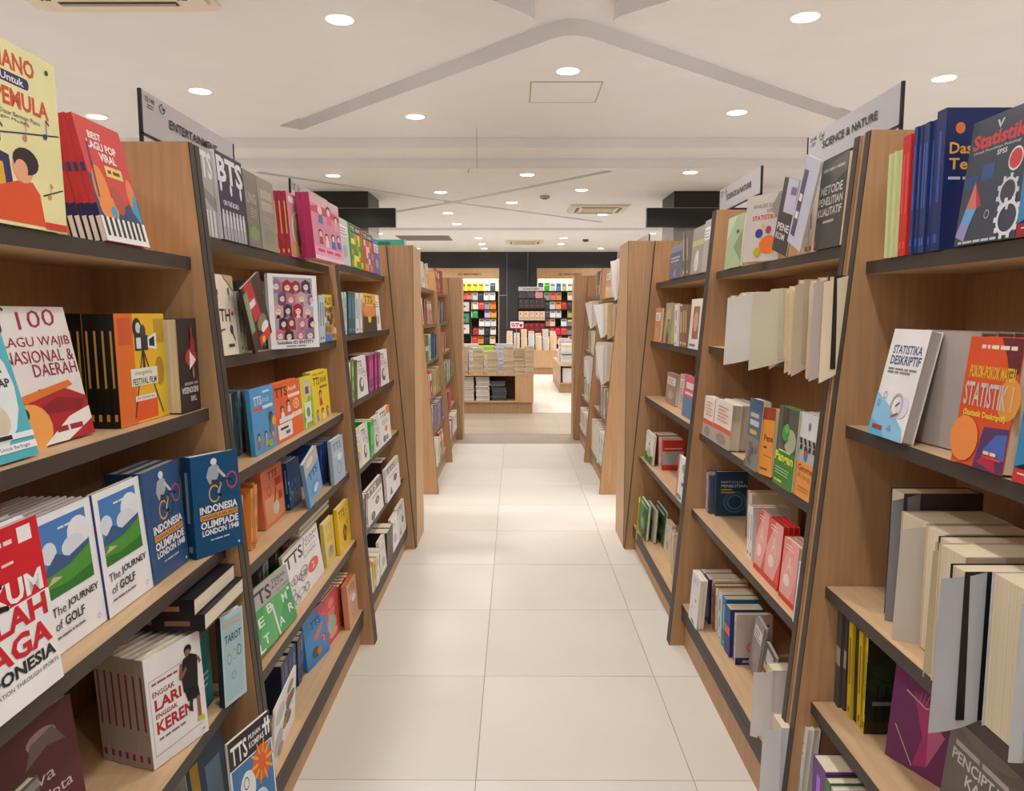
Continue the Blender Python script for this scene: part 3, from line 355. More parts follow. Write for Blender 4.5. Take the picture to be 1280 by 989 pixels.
mid_l = [(-1.88, 7.97), (.122, 7.93), (1.766, 7.81), (-.875, 9.05), (.764, 8.89), (-.043, 9.89), (-.954, 10.9), (1.255, 11.07), (2.17, 11.95), (-.93, 12.2), (-3.3, 9.4), (3.2, 9.3)]
far_l = [(-.74, 15.5), (.98, 15.5), (-.73, 16.8), (1.0, 16.8), (-.72, 17.9), (-2.3, 17.9), (2.0, 17.9), (.2, 14.2), (2.6, 14.6), (-2.6, 14.6)]
fill_l = [(x, y, 2.8 if y < 6.7 or y > 13.5 else 2.7) for x in (-6.2, -4.4, 4.4, 6.2) for y in (-2.2, .6, 3.4, 5.6, 8.8, 11.4, 15)]  # unseen lamps added outside the rows; their floor bounce brightens the ceiling
LD = []
def lamp_data(p):
    L = bpy.data.lights.new('downlight', 'AREA'); L.shape = 'DISK'; L.size = .14; L.energy = p; L.color = LAMP_COL; L.spread = math.radians(150); return L
LN, LM, LF, LS_ = lamp_data(LAMP_W), lamp_data(LAMP_W), lamp_data(LAMP_W*1.6), lamp_data(LAMP_W*1.25)
words_l = {0: 'large ceiling downlight in the middle of the near ceiling left of the groove junction', 1: 'large ceiling downlight right of the groove junction'}
def downlight(x, y, z, data, lab, grp):
    t = thing('downlight', lab, 'ceiling light', (x, y, z), grp)
    link('rim', rim_me, t); link('diffuser', disc_me, t)
    link('bulb', data, t, Matrix.Translation((0, 0, -.012)))
nl_names = ['white downlight over the books left of the ceiling groove junction', 'white downlight right of the ceiling groove junction', 'white downlight just before the square access panel', 'white downlight above the entertainment sign',
 'white downlight near the right frame edge above the textbooks', 'white downlight left of the hanging wire, before the beam', 'white downlight before the beam above the second science sign', 'white downlight peeping over the red song books']
for i, (x, y, z) in enumerate(near_l): downlight(x, y, z, LN, nl_names[i] if i < 8 else f'added downlight overhead, unseen beyond the frame edge, number {i-7} counted from the doorway end', 'downlights before the ceiling beam')
ml = ['leftmost, over the girl group magazine', 'first right of the hanging wire', 'rightmost, before the black column box', 'left one by the groove crossing', 'left of the cassette air conditioner', 'nearest the groove crossing', 'left one before the second beam', 'behind the cassette air conditioner', 'beside the right black box', 'small, at the second beam', 'far left, behind books', 'far right, behind books']
for (x, y), n in zip(mid_l, ml): downlight(x, y, 2.7, LM, 'downlight past the beam, '+n, 'downlights past the beam')
for i, (x, y, z) in enumerate(fill_l): downlight(x, y, z, LS_, f'added unseen downlight {["far left","left","right","far right"][i//7]} of the bookcases, {nth(i%7)} along the row', 'added fill downlights beside the bookcases')
fl_ = ['first on the left side', 'first on the right side', 'second on the left side', 'second on the right side', 'last before the black wall', 'far left before the black wall', 'far right before the black wall', 'centre, behind the second beam', 'right, behind the shelves', 'left, behind the shelves']
for (x, y), n in zip(far_l, fl_): downlight(x, y, 2.8, LF, 'tiny downlight in the far ceiling, '+n, 'downlights in the far ceiling')

# ================================================================ bookcases
dp = lambda z: .573+.081*z          # front of the side panels, from the aisle's centre
dsf = lambda z: .602+.0765*z        # front of the shelves
BACK = .925; TOPS = {'L': 1.634, 'R': 1.656}
W1, W2 = wood('c0976f'), wood_flat('d2b087')
def bookcase(side, label, y0, y1, shelves, near=True, far=True, dark=True, filler=False):
    s = -1 if side == 'L' else 1; TOP = TOPS[side]
    t = thing('bookcase', label, 'bookcase', (XC+s*.75, (y0+y1)/2, 0), 'bookcases along the aisle')
    ox, oy = t.location.x, t.location.y
    X = lambda d: XC+s*d-ox
    ed = EDGE() if dark else mat('8f7358', rough=.5, name='oak_edging')
    def panel(a, b_):
        m = MB(); m.prism([(X(dp(0)), 0), (X(dp(TOP)), TOP), (X(BACK), TOP), (X(BACK), 0)], a-oy, b_-oy, W1); p = m.obj('side_panel', t)
        m = MB(); m.prism([(X(dp(0)-.002), .0), (X(dp(TOP)-.002), TOP), (X(dp(TOP)+.001), TOP), (X(dp(0)+.001), 0)], a-oy+.002, b_-oy-.002, ed); m.obj('edge_strip', p)
    T = .027
    if near: panel(y0, y0+T)
    if far: panel(y1-T, y1)
    if filler:
        m = MB(); m.prism([(X(dp(0)+.004), 0), (X(dp(TOP)+.004), TOP), (X(BACK), TOP), (X(BACK), 0)], y1+.001-oy, y1+.022-oy, W1); m.obj('filler_strip', t)
    m = MB(); m.box(X(BACK), X(BACK+.018), y0-oy, y1-oy, 0, TOP, W1); m.obj('back_panel', t)
    ia, ib = y0+T+.001-oy, y1-T-.001-oy
    for k, z in enumerate(shelves):
        m = MB(); th = .026; lowest = k == len(shelves)-1
        m.box(X(dsf(z)+.002), X(BACK-.001), ia, ib, z-th, z, W2); sh = m.obj('shelf', t)
        m = MB(); m.box(X(dsf(z)), X(dsf(z)+.0015), ia, ib, z-th, z, EDGE() if dark else mat('7d6a58', name='oak_edging2')); m.obj('edge_strip', sh)
        if lowest:
            m = MB(); m.box(X(dsf(z)+.001), X(dsf(z)+.018), ia, ib, z-.066, z-.029, EDGE() if dark else mat('8f7358', rough=.5)); m.obj('lower_rail', t)
            m = MB(); m.box(X(.627), X(.645), ia, ib, 0, z-.068, W1); m.obj('plinth', t)
    # row of shelf-pin slots seen as dark seams up the back
    m = MB()
    for f in (.5,): m.box(X(BACK-.004), X(BACK), (ia+ib)/2-.002, (ia+ib)/2+.002, shelves[-1]+.01, TOP-.02, mat('3a2c22', rough=.8))
    m.obj('back_seam', t)
    return t
SH = {('L', 1): [1.398, 1.079, .774, .458, .14], ('L', 2): [1.452, 1.181, .910, .686, .420, .144], ('L', 3): [1.473, 1.198, .930, .659, .402, .14],
      ('R', 1): [1.388, 1.042, .685, .418, .14], ('R', 2): [1.432, 1.160, .835, .543, .169], ('R', 3): [1.439, 1.137, .842, .516, .14],
      ('L', 4): [1.473, 1.198, .930, .659, .402, .14], ('L', 5): [1.473, 1.198, .930, .659, .402, .14],
      ('R', 4): [1.40, 1.12, .80, .50, .15], ('R', 5): [1.44, 1.17, .92, .69, .47, .17]}
BY = {1: (.42, 1.63), 2: (1.655, 2.83), 3: (2.832, 4.028), 4: (5.25, 6.44), 5: (6.442, 7.628)}
ORD = {1: 'nearest', 2: 'second', 3: 'third', 4: 'fourth', 5: 'fifth'}
for side, sn in (('L', 'left'), ('R', 'right')):
    for bay in range(1, 6):
        y0, y1 = BY[bay]
        if side == 'L' and bay == 2: y0 = 1.631
        bookcase(side, f'{ORD[bay]} oak bookcase in the {sn} row along the aisle', y0, y1, SH[side, bay], dark=bay < 4, filler=(side == 'R' and bay == 1))
    s = -1 if side == 'L' else 1
    for k, (a, b_) in enumerate(((4.031, 4.36), (7.631, 7.95))):
        t = thing('end_cabinet', f"oak end cabinet closing the {('near','far')[k]} block of the {sn} row", 'cabinet', (XC+s*.75, (a+b_)/2, 0), 'end cabinets')
        ox, oy = t.location.x, t.location.y
        m = MB(); m.box(XC+s*.568-ox, XC+s*.943-ox, a-oy, b_-oy, .0, TOPS[side]+.004, wood('c8a27c')); m.obj('body', t)
        m = MB(); m.box(XC+s*.567-ox, XC+s*.569-ox, a-.002-oy, a+.002-oy, 0, TOPS[side]+.004, mat('7a5c42')); m.obj('edge_strip', t)
# category signs on the gondola tops
SGN = mat('c9c7cc', rough=.4, var=.01, name='sign_board'); BLK = mat('1c1a1a', rough=.5, var=.02, name='black_metal')
def sign(side, y0, text, label, w_=.6):
    s = -1 if side == 'L' else 1; x = XC+s*.935
    t = thing('category_sign', label, 'sign', (x, y0, TOPS[side]), 'category signs on the bookcases')
    z0, z1 = (.086, .187) if s < 0 else (.095, .197)
    m = MB(); m.box(-.002, .002, .003, w_, z0, z1, SGN); bd = m.obj('board', t)
    m = MB(); m.box(-.004, .004, -.004, .003, 0, z1, BLK); m.box(-.004, .004, w_, w_+.006, 0, z1, BLK); m.box(-.004, .004, -.004, w_+.006, z0-.006, z0-.002, BLK); m.obj('frame', t)
    m = MB(); m.box(-.03, .03, .0, w_, -.0, .004, BLK); m.obj('base', t)
    P = (lambda u, v, d: (.0022+d, .003+u*w_, z0+v*(z1-z0))) if s < 0 else (lambda u, v, d: (-.0022-d, w_-u*w_, z0+v*(z1-z0)))
    u0 = .24 if s < 0 else .2
    sh_ = [('b', '32:148', .03, .78, .11, .9, '222222'), ('x', '5', .045, .7, .1, .725, '444444'), ('x', '7', .04, .64, .1, .66, '444444'), ('o', .18, .8, .026, .12, '333333'), ('r', .18, .84, .21, .94, 'c9c7cc'), ('r', .18, .78, .206, .81, '333333'),
          ('b', text, u0, .4, u0+(.53 if s < 0 else .6), .63, '1e1e20')]
    m = MB(); draw(m, sh_, P, .0003); m.obj('lettering', bd, fix=False)
sign('L', 1.885, 'ENTERTAINMENT', 'grey ENTERTAINMENT sign with black frame above the second left bookcase')
sign('R', 1.946, 'SCIENCE & NATURE', 'grey SCIENCE & NATURE sign above the second right bookcase')
sign('L', 3.106, 'ENTERTAINMENT', 'small white sign behind the pink magazines on the third left bookcase')
sign('R', 3.02, 'SCIENCE & NATURE', 'white SCIENCE & NATURE sign above the third right bookcase')
sign('R', 5.5, 'SCIENCE & NATURE', 'tiny white sign over the fourth right bookcase')
sign('R', 6.6, 'SCIENCE & NATURE', 'tiny white sign over the fifth right bookcase')
t = thing('category_sign', 'teal sign lying along the end cabinet top of the near left block', 'sign', (-.80, 4.2, 1.638), 'category signs on the bookcases')
TE = mat('4aa99a', rough=.4)
m = MB(); m.box(0, .19, -.003, .003, 0, .045, TE); bd = m.obj('board', t)
m = MB(); m.box(.19, .2, -.003, .003, 0, .045, mat('a8d8d0')); m.box(0, .12, -.02, .02, -.0, .003, mat('d8e4e0')); m.obj('frame', t)
m = MB(); draw(m, [('x', '6', .25, .3, .6, .75, '1f6a60')], lambda u, v, d: (u*.19, -.003-d, v*.045)); m.obj('lettering', bd, fix=False)

# ================================================================ books
_BC = {}
def cover_parts(w_, h, t, cov, sp, pc, art, n_art, small, spart):
    """shared mesh data of one book: local x from the spine, y from the front cover back, z up"""
    key = (round(w_, 3), h, t, cov, sp, pc, art if n_art else None, small, spart)
    if key in _BC: return _BC[key]
    CM = cover_mat(cov); SM = cover_mat(sp); PM = page_mat(pc); c = min(.0012, t*.12)
    def covers(m):
        m.box(c, w_, 0, c, 0, h, CM); m.box(c, w_, t-c, t, 0, h, CM); m.box(0, c, 0, t, 0, h, SM)
    def pages(m): m.box(c, w_-.003, c, t-c, .002, h-.002, PM)
    def art_(m):
        if n_art and A.get(art): draw(m, A[art], lambda u, v, d: (u*w_, -d, v*h), .00012 if len(A[art]) > 20 else .0002)
        # spine print
        if spart:
            k, cc = spart
            P = lambda u, v, d: (-d, t-u*t, v*h)
            if k == 'band': sh_ = [('r', 0, .42, 1, .6, cc)]
            elif k == 'lagu': sh_ = [('r', 0, .0, 1, .2, cc), ('r', 0, .2, 1, .3, '2c2c5c'), ('r', .0, .0, .3, .2, '1c1a1c'), ('r', .2, .55, .8, .62, '35407a')]
            elif k == 'text': sh_ = [('r', .35, .35, .62, .85, cc), ('r', .3, .06, .7, .12, cc)]
            else: sh_ = [('r', .3, .62, .6, .86, cc), ('r', .38, .3, .58, .5, cc), ('e', .5, .07, .22, .02, cc)]
            draw(m, sh_, P, .0002)
    if small:
        m = MB(); covers(m); pages(m); art_(m); r = [('cover', m.mesh('book', fix=False))]
    else:
        m = MB(); covers(m); r = [('cover', m.mesh('cover', fix=False))]
        m = MB(); pages(m); r.append(('pages', m.mesh('pages', fix=False)))
        m = MB(); art_(m)
        if m.f: r.append(('cover_print', m.mesh('cover_print', fix=False)))
    _BC[key] = r; return r
CUR = {}
REG = []   # every book with what its label needs
KN = {'book': 'paperback', 'music_book': 'music_book', 'puzzle_book': 'puzzle_book', 'magazine': 'magazine', 'textbook': 'textbook', 'comic_book': 'comic_book'}
def put(mtx, w_, h, t, cov, desc, y, sp=None, pc='eadfc6', art=None, n_art=True, kind='book', spart=None, extra=None, depth=0):
    small = CUR['bay'] >= 3
    parts = cover_parts(w_, h, t, cov, sp or cov, pc, art, n_art, small, spart)
    name = KN[kind]
    if small and not extra:
        o = link(name, parts[0][1], None, mtx)
    else:
        o = bpy.data.objects.new(name, None); col.objects.link(o); o.matrix_basis = mtx; o.empty_display_size = .03
        for nm, me in parts: link(nm, me, o)
        if extra: link('loose_cover', extra, o)
    o['category'] = {'magazine': 'magazine', 'comic_book': 'comic book'}.get(kind, 'book')
    REG.append((o, CUR['side'], CUR['bay'], CUR['z'], y, depth, desc))
    return o
def SHELF(side, bay, z):
    CUR.update(side=side, bay=bay, z=z, s=-1 if side == 'L' else 1)
RB = random.Random(11)
def F(y0, y1, h, cov, art, desc, n=1, t=.013, oa=0, ob=0, lean=4, roll=0, sp=None, pc='eadfc6', flip=0, kind='book', curlp=0):
    s, z = CUR['s'], CUR['z']; P = lambda y, o: Vector((XC+s*(dsf(z)-.004-o), y, z+.0006))
    a, b_ = P(y0, oa), P(y1, ob); spn, fore = (a, b_) if s < 0 else (b_, a)
    v = fore-spn; w_ = v.length; yaw = math.atan2(v.y, v.x); back = Vector((-math.sin(yaw), math.cos(yaw), 0))
    L = math.radians(lean); rr = math.radians(roll)*(1 if s < 0 else -1)
    # positive roll: top toward the far end
    far = rr
    n = max(1, min(n, int((BACK-dsf(z)-.012+min(oa, ob))/(t*1.05))))
    for k in range(n):
        jit = RB.uniform(-.0012, .0012) if k else 0
        base = spn+back*(k*t*1.04/math.cos(L))+Vector((0, jit, t*math.sin(abs(L))+.0002))
        R3 = Matrix.Rotation(-L, 4, 'X')
        if roll:
            R3 = R3 @ Matrix.Rotation(far, 4, 'Y')
            if far > 0: base = base+Vector((0, 0, w_*math.sin(far)))
        M_ = Matrix.Translation(base) @ Matrix.Rotation(yaw, 4, 'Z') @ R3
        if flip: M_ = M_ @ Matrix.Translation((w_, 0, h)) @ Matrix.Rotation(PI, 4, 'Y')
        d = desc if k == 0 else 'copy %s behind the %s' % (['one', 'two', 'three', 'four', 'five', 'six', 'seven', 'eight', 'nine', 'ten', 'eleven', 'twelve'][k-1], ' '.join(desc.split()[:5]).rstrip(','))
        spart = ('text', 'c8a050') if art in ('film', 'floral') else ('lagu', 'ece4e0') if art == 'lagu' else ('text', '8a3038') if art == 'lari' else ('text', '9ab0c4') if art in ('olimp', 'golf', 'dots') else None
        put(M_, round(w_, 3), h, t, cov, d, (y0+y1)/2, sp=sp, pc=pc, art=art, n_art=(k == 0), kind=kind, spart=spart, depth=k)
def S(y0, y1, n, h, cols, desc, lean=0, o=0, t=None, w=None, art=None, band=None, kind='book', spb=0, sp=None):
    s, z = CUR['s'], CUR['z']; dt = (y1-y0)/n; L = math.radians(lean); cols = cols.split(',')
    for k in range(n):
        tt = t or dt*.93; hh = round(h*(1+RB.choice((-.03, -.01, 0, .01, .03)) if len(cols) > 1 else h*0+1), 3) if len(cols) > 1 else h
        w_ = w or round(h*.7, 3); oo = o+RB.uniform(-.008, .002)
        x = XC+s*(dsf(z)-.006-oo); zz = z+.0006+tt*math.sin(abs(L))
        if s > 0: base = Vector((x, y0+k*dt, zz)); M_ = Matrix.Translation(base) @ Matrix.Rotation(-L, 4, 'X')
        else: base = Vector((x, y0+k*dt+tt, zz)); M_ = Matrix.Translation(base) @ Matrix.Rotation(PI, 4, 'Z') @ Matrix.Rotation(L, 4, 'X')
        c = cols[k % len(cols)]; tt = round(tt, 4)
        lum = sum(int(c[i:i+2], 16) for i in (0, 2, 4))
        put(M_, w_, hh, tt, c, desc, y0+(k+.5)*dt, sp=sp, art=art, n_art=bool(art), kind=kind, spart=('band', band) if band else (None if spb else ('text', shade(c, 1.9) if lum < 380 else shade(c, .5)) if k % 2 == 0 or len(cols) == 1 else ('std', shade(c, 1.7) if lum < 380 else shade(c, .6))))
def P(y0, y1, h, cov, desc, curl=0, cc=None, o=0, kind='book', tp=0):
    """fore-edge to the aisle; a loose cover or first leaf curls outward past the shelf"""
    if y1-y0 > .1 or (CUR['bay'] >= 2 and y1-y0 > .07):
        n = max(2, round((y1-y0)/.055)); d = (y1-y0)/n
        for k in range(n): P(y0+k*d, y0+(k+1)*d-.002, h*RB.uniform(.93, 1), RB.choice((cov, cc or cov, 'e0d2b8')), desc, curl=curl if k == 0 else (.02 if k % 2 else 0), cc=cc, o=o-(.012 if k % 2 else 0), kind=kind, tp=tp)
        return
    s, z = CUR['s'], CUR['z']; t = y1-y0-.003; w_ = .15; x = XC+s*(dsf(z)-.004-o+w_)
    if s > 0: M_ = Matrix.Translation((x, y1-.001, z+.0006)) @ Matrix.Rotation(PI, 4, 'Z')
    else: M_ = Matrix.Translation((x, y0+.001, z+.0006))
    ex = None
    if curl:
        m = MB(); CM = mat(cc or cov, rough=.6, var=.03, scale=10); n = 8; rows = 6; V = []; th = .0012
        # local: fore-edge at x=w_, y=t side is nearest the camera on the right
        for j in range(rows+1):
            v = j/rows; sag = .012*(1-v) if o > .015 else 0; tf = (.25+.75*v) if tp else 1
            for i in range(n+1):
                u = i/n; a = u*u*1.5*(1-.35*v)
                V.append((w_-.03+(curl*.6*tf+.03)*u, (t if s > 0 else 0)+(1 if s > 0 else -1)*(.001+(-curl*.5)*u*u*(tf if tp else 1-.4*v)), -sag*u*2+v*h*(1-.03*u)-.008*u))
        N_ = len(V); V2 = [(a, b_+th, c) for a, b_, c in V]; Fc = []
        for j in range(rows):
            for i in range(n):
                q = j*(n+1)+i; Fc.append((q, q+1, q+n+2, q+n+1)); Fc.append((N_+q+n+1, N_+q+n+2, N_+q+1, N_+q))
        m.add(V+V2, Fc, CM); ex = m.mesh('loose_cover', smooth=True)
    put(M_, w_, h, round(t, 4), cov, desc, (y0+y1)/2, pc={'e': 'eadcc0'}.get(cov[0], 'e2d2b4'), art=None, n_art=False, kind=kind, extra=ex)
def H_(y0, y1, zo, o, n, t, c, desc, kind='book'):
    s, z = CUR['s'], CUR['z']
    for k in range(n):
        x = XC+s*(dsf(z)-o); w_ = .15; L = y1-y0
        # lying flat: spine toward the camera (-Y), fore-edge away; head toward the aisle
        M_ = Matrix.Translation((x+s*.21+RB.uniform(-.01, .01), y0+RB.uniform(-.008, .008), z+zo+k*(t+.001)+t)) @ Matrix(((0, 0, 1 if s < 0 else -1, 0), (1, 0, 0, 0), (0, -1, 0, 0), (0, 0, 0, 1)))
        if s < 0:
            M_ = Matrix.Translation((x-.21+RB.uniform(-.01, .01), y0+RB.uniform(-.008, .008), z+zo+k*(t+.001)+t)) @ Matrix(((0, 0, 1, 0), (1, 0, 0, 0), (0, -1, 0, 0), (0, 0, 0, 1)))
        put(M_, round(L, 3), .205, t, c, ['lower', 'upper', 'third', 'top'][k]+' '+desc, y0+k*.0001, kind=kind, spart=('std', '9a7060'))
H = H_
SHELF('L',1,1.398)
F(0.971,1.158,.245,'f3edb0','piano','pale yellow beginner piano book',kind='music_book',n=2,t=.012,lean=1)
F(1.270,1.417,.212,'d8362f','lagu','red pop song book with piano keys',kind='music_book',n=5,t=.011,lean=13,sp='c53a3a')
SHELF('L',1,1.079)
F(0.899,1.049,.20,'4fb3c4','chord','teal chord book with white oval',kind='music_book',lean=14,n=2,t=.012,oa=-0.02,ob=-0.02)
F(1.050,1.244,.212,'e9e2de','lagu100','grey 100 national songs book with guitar',kind='music_book',lean=11,n=2,t=.014,oa=-0.05,ob=-0.05)
F(1.301,1.486,.2,'e8a52a','film','orange film festival book with camera',n=6,t=.0135,lean=1,sp='1c1713',oa=-0.035,ob=-0.035)
F(1.487,1.577,.19,'2a2226','tari','dark upside-down dance book',n=1,t=.03,lean=1,flip=1,pc='e6d6b4',oa=-0.01,ob=-0.01)
SHELF('L',1,0.774)
F(0.805,1.002,.232,'f4f2f2','hukum','red and white sports law book',lean=6,n=3,t=.018,pc='c9c0b4',oa=0.0,ob=0.0)  # page blocks greyed to imitate the shade on their tops
F(1.048,1.198,.21,'f4f4f6','golf','white golf book with blue spine, partly hidden',n=9,t=.012,lean=5,sp='2d3f86',oa=-0.045,ob=-0.045,pc='c9c0b4')  # grey page colour stands in for shade on the back copies' tops
F(1.199,1.352,.21,'f4f4f6','golf','white golf book with green fairway picture',n=1,t=.012,lean=5,sp='2d3f86',oa=-0.042,ob=-0.042)
F(1.353,1.502,.212,'2f5684','olimp','blue cyclist olympics book, pressed to golf book',n=3,t=.022,lean=4,oa=-0.04,ob=-0.04)
F(1.503,1.611,.212,'15527f','olimp','bright blue cyclist olympics book, standing out at angle',n=1,t=.03,lean=2,oa=-.025,ob=.032)
SHELF('L',1,0.458)
F(0.870,1.010,.165,'55504c','kis','dark grey comic cover, lowest corner',lean=6,oa=-0.06,ob=-0.06)
F(1.010,1.165,.205,'5d2c30','jiwa','dark maroon novel with pale figure',oa=-.12,ob=-.1,lean=6,n=2)
F(1.275,1.410,.205,'efeceb','lari','white running book with jumping runner',oa=-.045,ob=0,n=7,t=.016,lean=4,sp='a99c96',pc='efe2c0')
F(1.445,1.530,0.205,'1f7f86','teal','teal novel with orange stripe',t=.03,lean=2,pc='f3f3f6',oa=-0.038,ob=-0.038)
F(1.450,1.575,0.205,'201e24','plain','black hardback standing behind the teal novel',t=.025,n=4,lean=2,oa=-0.08,ob=-0.08)
F(1.492,1.565,.195,'bcd9de','tarot','pale blue tarot box',oa=-.0,ob=.02,t=.012,lean=1,sp='20242c')
H(1.380,1.590,.215,.01,2,.033,'1d1a20','black paperback with cream pages lying flat')
SHELF('L',1,0.14)
F(1.425,1.560,.275,'f4f4f4','kompas','black and white crossword magazine with orange sun',kind='puzzle_book',oa=.02,ob=.06,lean=4,n=1,t=.006)
F(1.400,1.540,.255,'34495f','wrapped','plastic-wrapped dark magazine',kind='magazine',oa=-.05,ob=-.03,n=12,t=.008,lean=6,sp='dfe3e6')
F(1.160,1.360,.22,'3c3a3b','wrapped','dark grey wrapped book',oa=-.01,ob=-.01,n=3,t=.02,lean=4)
SHELF('L',2,1.452)
F(1.690,1.787,.2,'b3b0ae','bts2','grey band magazine beside the panel',kind='magazine',oa=-.008,ob=-.008,t=.012)
F(1.788,1.961,.205,'2c2547','bts','dark purple band magazine with white dripping letters',kind='magazine',oa=.0,ob=.0,t=.012,n=3,sp='e6e4e8')
F(1.967,2.060,.195,'857d72','ling','grey-brown wrapped novel',n=2,t=.012)
F(2.067,2.206,.195,'9a9284','ling2','pale grey-brown wrapped novel',n=2,t=.012)
F(2.332,2.530,.197,'d99aa0','floral','pink floral wrapped novel',n=4,t=.0145,sp='98283c')
F(2.401,2.747,.205,'dd8aa6','girls','pink girl group magazine',kind='magazine',n=3,t=.014,oa=.055,ob=.065,lean=5,sp='a82c58')
SHELF('L',2,1.181)
F(1.670,1.805,.185,'efe3cf','tooth','cream book with small food drawings',t=.03,pc='cfdbe0')
S(1.831,1.881,2,.155,'c9ccb8,b9a58c,ddd6c8','pale thin book leaning',lean=-8)
F(1.834,1.980,.165,'3b2a28','comic','black comic with red banner',kind='comic_book',roll=-20,t=.008,oa=0.03,ob=0.03)
S(2.026,2.160,6,.185,'60666e','grey manga volume',kind='comic_book',o=-.03)
F(2.060,2.220,.207,'f4f2f4','idol','white portrait collage magazine',kind='magazine',oa=-.005,ob=.085,t=.012,lean=2)
S(2.547,2.638,2,.16,'bcd3de','light blue book')
F(2.639,2.810,.165,'e8c62b','talk','yellow comic with speech title',kind='comic_book')
SHELF('L',2,0.91)
S(1.904,2.018,6,.165,'9fb8c6,3d5560,8fb0c2','thin pale blue workbook',kind='puzzle_book',lean=-4,o=-0.08)
F(1.919,2.103,.172,'4a9fd8','ttsblue','blue children crossword book',kind='puzzle_book',n=1,t=.012,oa=-0.03,ob=-0.03)
F(2.104,2.366,.168,'f0662c','ttsorange','orange children crossword book with round badge',kind='puzzle_book',n=2,oa=-0.03,ob=-0.03)
F(2.367,2.499,.165,'8cc63e','ttsgreen','lime green children crossword book',kind='puzzle_book',n=1,oa=-0.03,ob=-0.03)
F(2.500,2.722,.172,'efd32c','ttsyellow','yellow children crossword book',kind='puzzle_book',n=2,oa=-0.03,ob=-0.03)
SHELF('L',2,0.686)
S(1.802,1.835,2,.15,'d9d2cf,d8403f','red and white thin puzzle book',kind='puzzle_book',lean=4,o=-0.055)
S(1.836,1.899,4,.16,'e8953f,c97c38,f0a650','orange thin puzzle book',kind='puzzle_book',lean=4,o=-0.04)
F(2.013,2.195,.16,'d9754f','ttsbrown','orange-brown crossword book',kind='puzzle_book',t=.012,n=2,oa=-0.06,ob=-0.06)
F(2.226,2.352,.145,'2f6db0','dots','blue puzzle book with dark spines',kind='puzzle_book',n=5,t=.012,sp='22406e',oa=-0.055,ob=-0.055)
F(2.247,2.407,.145,'6ca6d6','ttsblue2','sky blue crossword book tilted',kind='puzzle_book',roll=-13,t=.012,oa=0.0,ob=0.0)
S(2.548,2.740,8,.145,'2a4a8c','navy crossword volume',kind='puzzle_book',o=-0.045)
F(2.557,2.727,.155,'a9bfd4','ttspale','pale blue crossword book',kind='puzzle_book',n=1)
SHELF('L',2,0.42)
F(1.753,2.060,0.155,'38a558','green','green crossword book with white letters',kind='puzzle_book',t=.01,lean=12,roll=4,n=1,oa=-0.02,ob=-0.02)
F(2.071,2.442,.17,'f1efef','tts2','white word search book with red badge',kind='puzzle_book',t=.01,lean=8,n=1,oa=-0.035,ob=-0.035)
S(2.058,2.296,5,.15,'5c5148,e8e2d8,3e3a3c,8c9a4a','dark thin puzzle book',kind='puzzle_book',o=-0.12)
F(2.327,2.477,0.16,'a9c9e6','ttspale','light blue wrapped crossword book',kind='puzzle_book',roll=-5,oa=-0.06,ob=-0.06)
F(2.478,2.612,0.15,'e9d06a','ttsfade','faded yellow crossword book',kind='puzzle_book',n=1,oa=-0.035,ob=-0.035)
F(2.613,2.792,.165,'f0c81e','ttsgold','golden yellow crossword book',kind='puzzle_book',n=1,oa=-0.02,ob=-0.02)
H(2.250,2.620,.17,-.05,4,.008,'d9cdb2','cream thin puzzle book lying flat')
SHELF('L',2,0.144)
F(1.760,2.009,.16,'eeeeee','zoo','white magazine with colourful cartoons',kind='magazine',t=.005,lean=-3,oa=-0.019,ob=-0.038)
S(2.028,2.278,6,.145,'223a5c,31557f','dark blue thin puzzle book',kind='puzzle_book',o=-0.08)
F(2.280,2.451,.165,'3a8fd6','ttsrocket','blue children puzzle book',kind='puzzle_book',t=.012,lean=6,oa=-0.074,ob=-0.047)
F(2.453,2.611,.165,'e05a58','reddy','red wrapped puzzle book',kind='puzzle_book',t=.012,n=3,oa=-0.056,ob=-0.047)
S(2.612,2.774,5,.16,'b05c38','orange-brown puzzle volume',kind='puzzle_book',o=-0.05)
F(2.609,2.758,.16,'d99a78','ttspale','peach puzzle book by the panel',kind='puzzle_book',t=.02,pc='d86a38',oa=-0.012,ob=-0.012)
SHELF('L',3,1.473)
F(3.003,3.177,.185,'ccd2cf','pale','pale wrapped book')
F(3.208,3.443,.185,'58b04a','puzzle','colourful maze book with black header',kind='puzzle_book')
F(3.480,3.716,.18,'e0744a','puzzle2','orange and blue maze book',kind='puzzle_book')
F(3.727,3.869,.17,'5a76c8','pale','blue and white puzzle book',kind='puzzle_book')
SHELF('L',3,1.198)
S(2.896,3.006,3,.165,'e2e4e2,c9cfce','white puzzle volume',kind='puzzle_book')
S(3.007,3.142,2,.17,'215868','teal banded puzzle volume',kind='puzzle_book')
S(3.143,3.265,3,.168,'e6e6e4','white crossword volume',kind='puzzle_book')
F(3.266,3.578,.17,'c9742e','ttssun','sunset crossword book',kind='puzzle_book',lean=3,oa=.01,ob=.01)
F(3.612,3.741,.17,'ecece8','pale','white puzzle book by the panel',kind='puzzle_book')
SHELF('L',3,0.93)
S(2.887,3.047,3,.165,'e8e6e2,6c8c3a,3a4030','white and green puzzle volume',kind='puzzle_book')
F(3.048,3.281,.17,'ece9e6','tbw','white crossword book with black figure',kind='puzzle_book')
S(3.282,3.574,4,.168,'8a2a63','purple and white puzzle volume',kind='puzzle_book')
F(3.575,3.826,.172,'e9e7e8','tbw','white wrapped crossword book',kind='puzzle_book')
SHELF('L',3,0.659)
F(2.907,3.030,.16,'e9dba0','pale','white and yellow puzzle book',kind='puzzle_book')
F(3.031,3.182,.16,'ece9e4','tbw','white puzzle book with sketches',kind='puzzle_book')
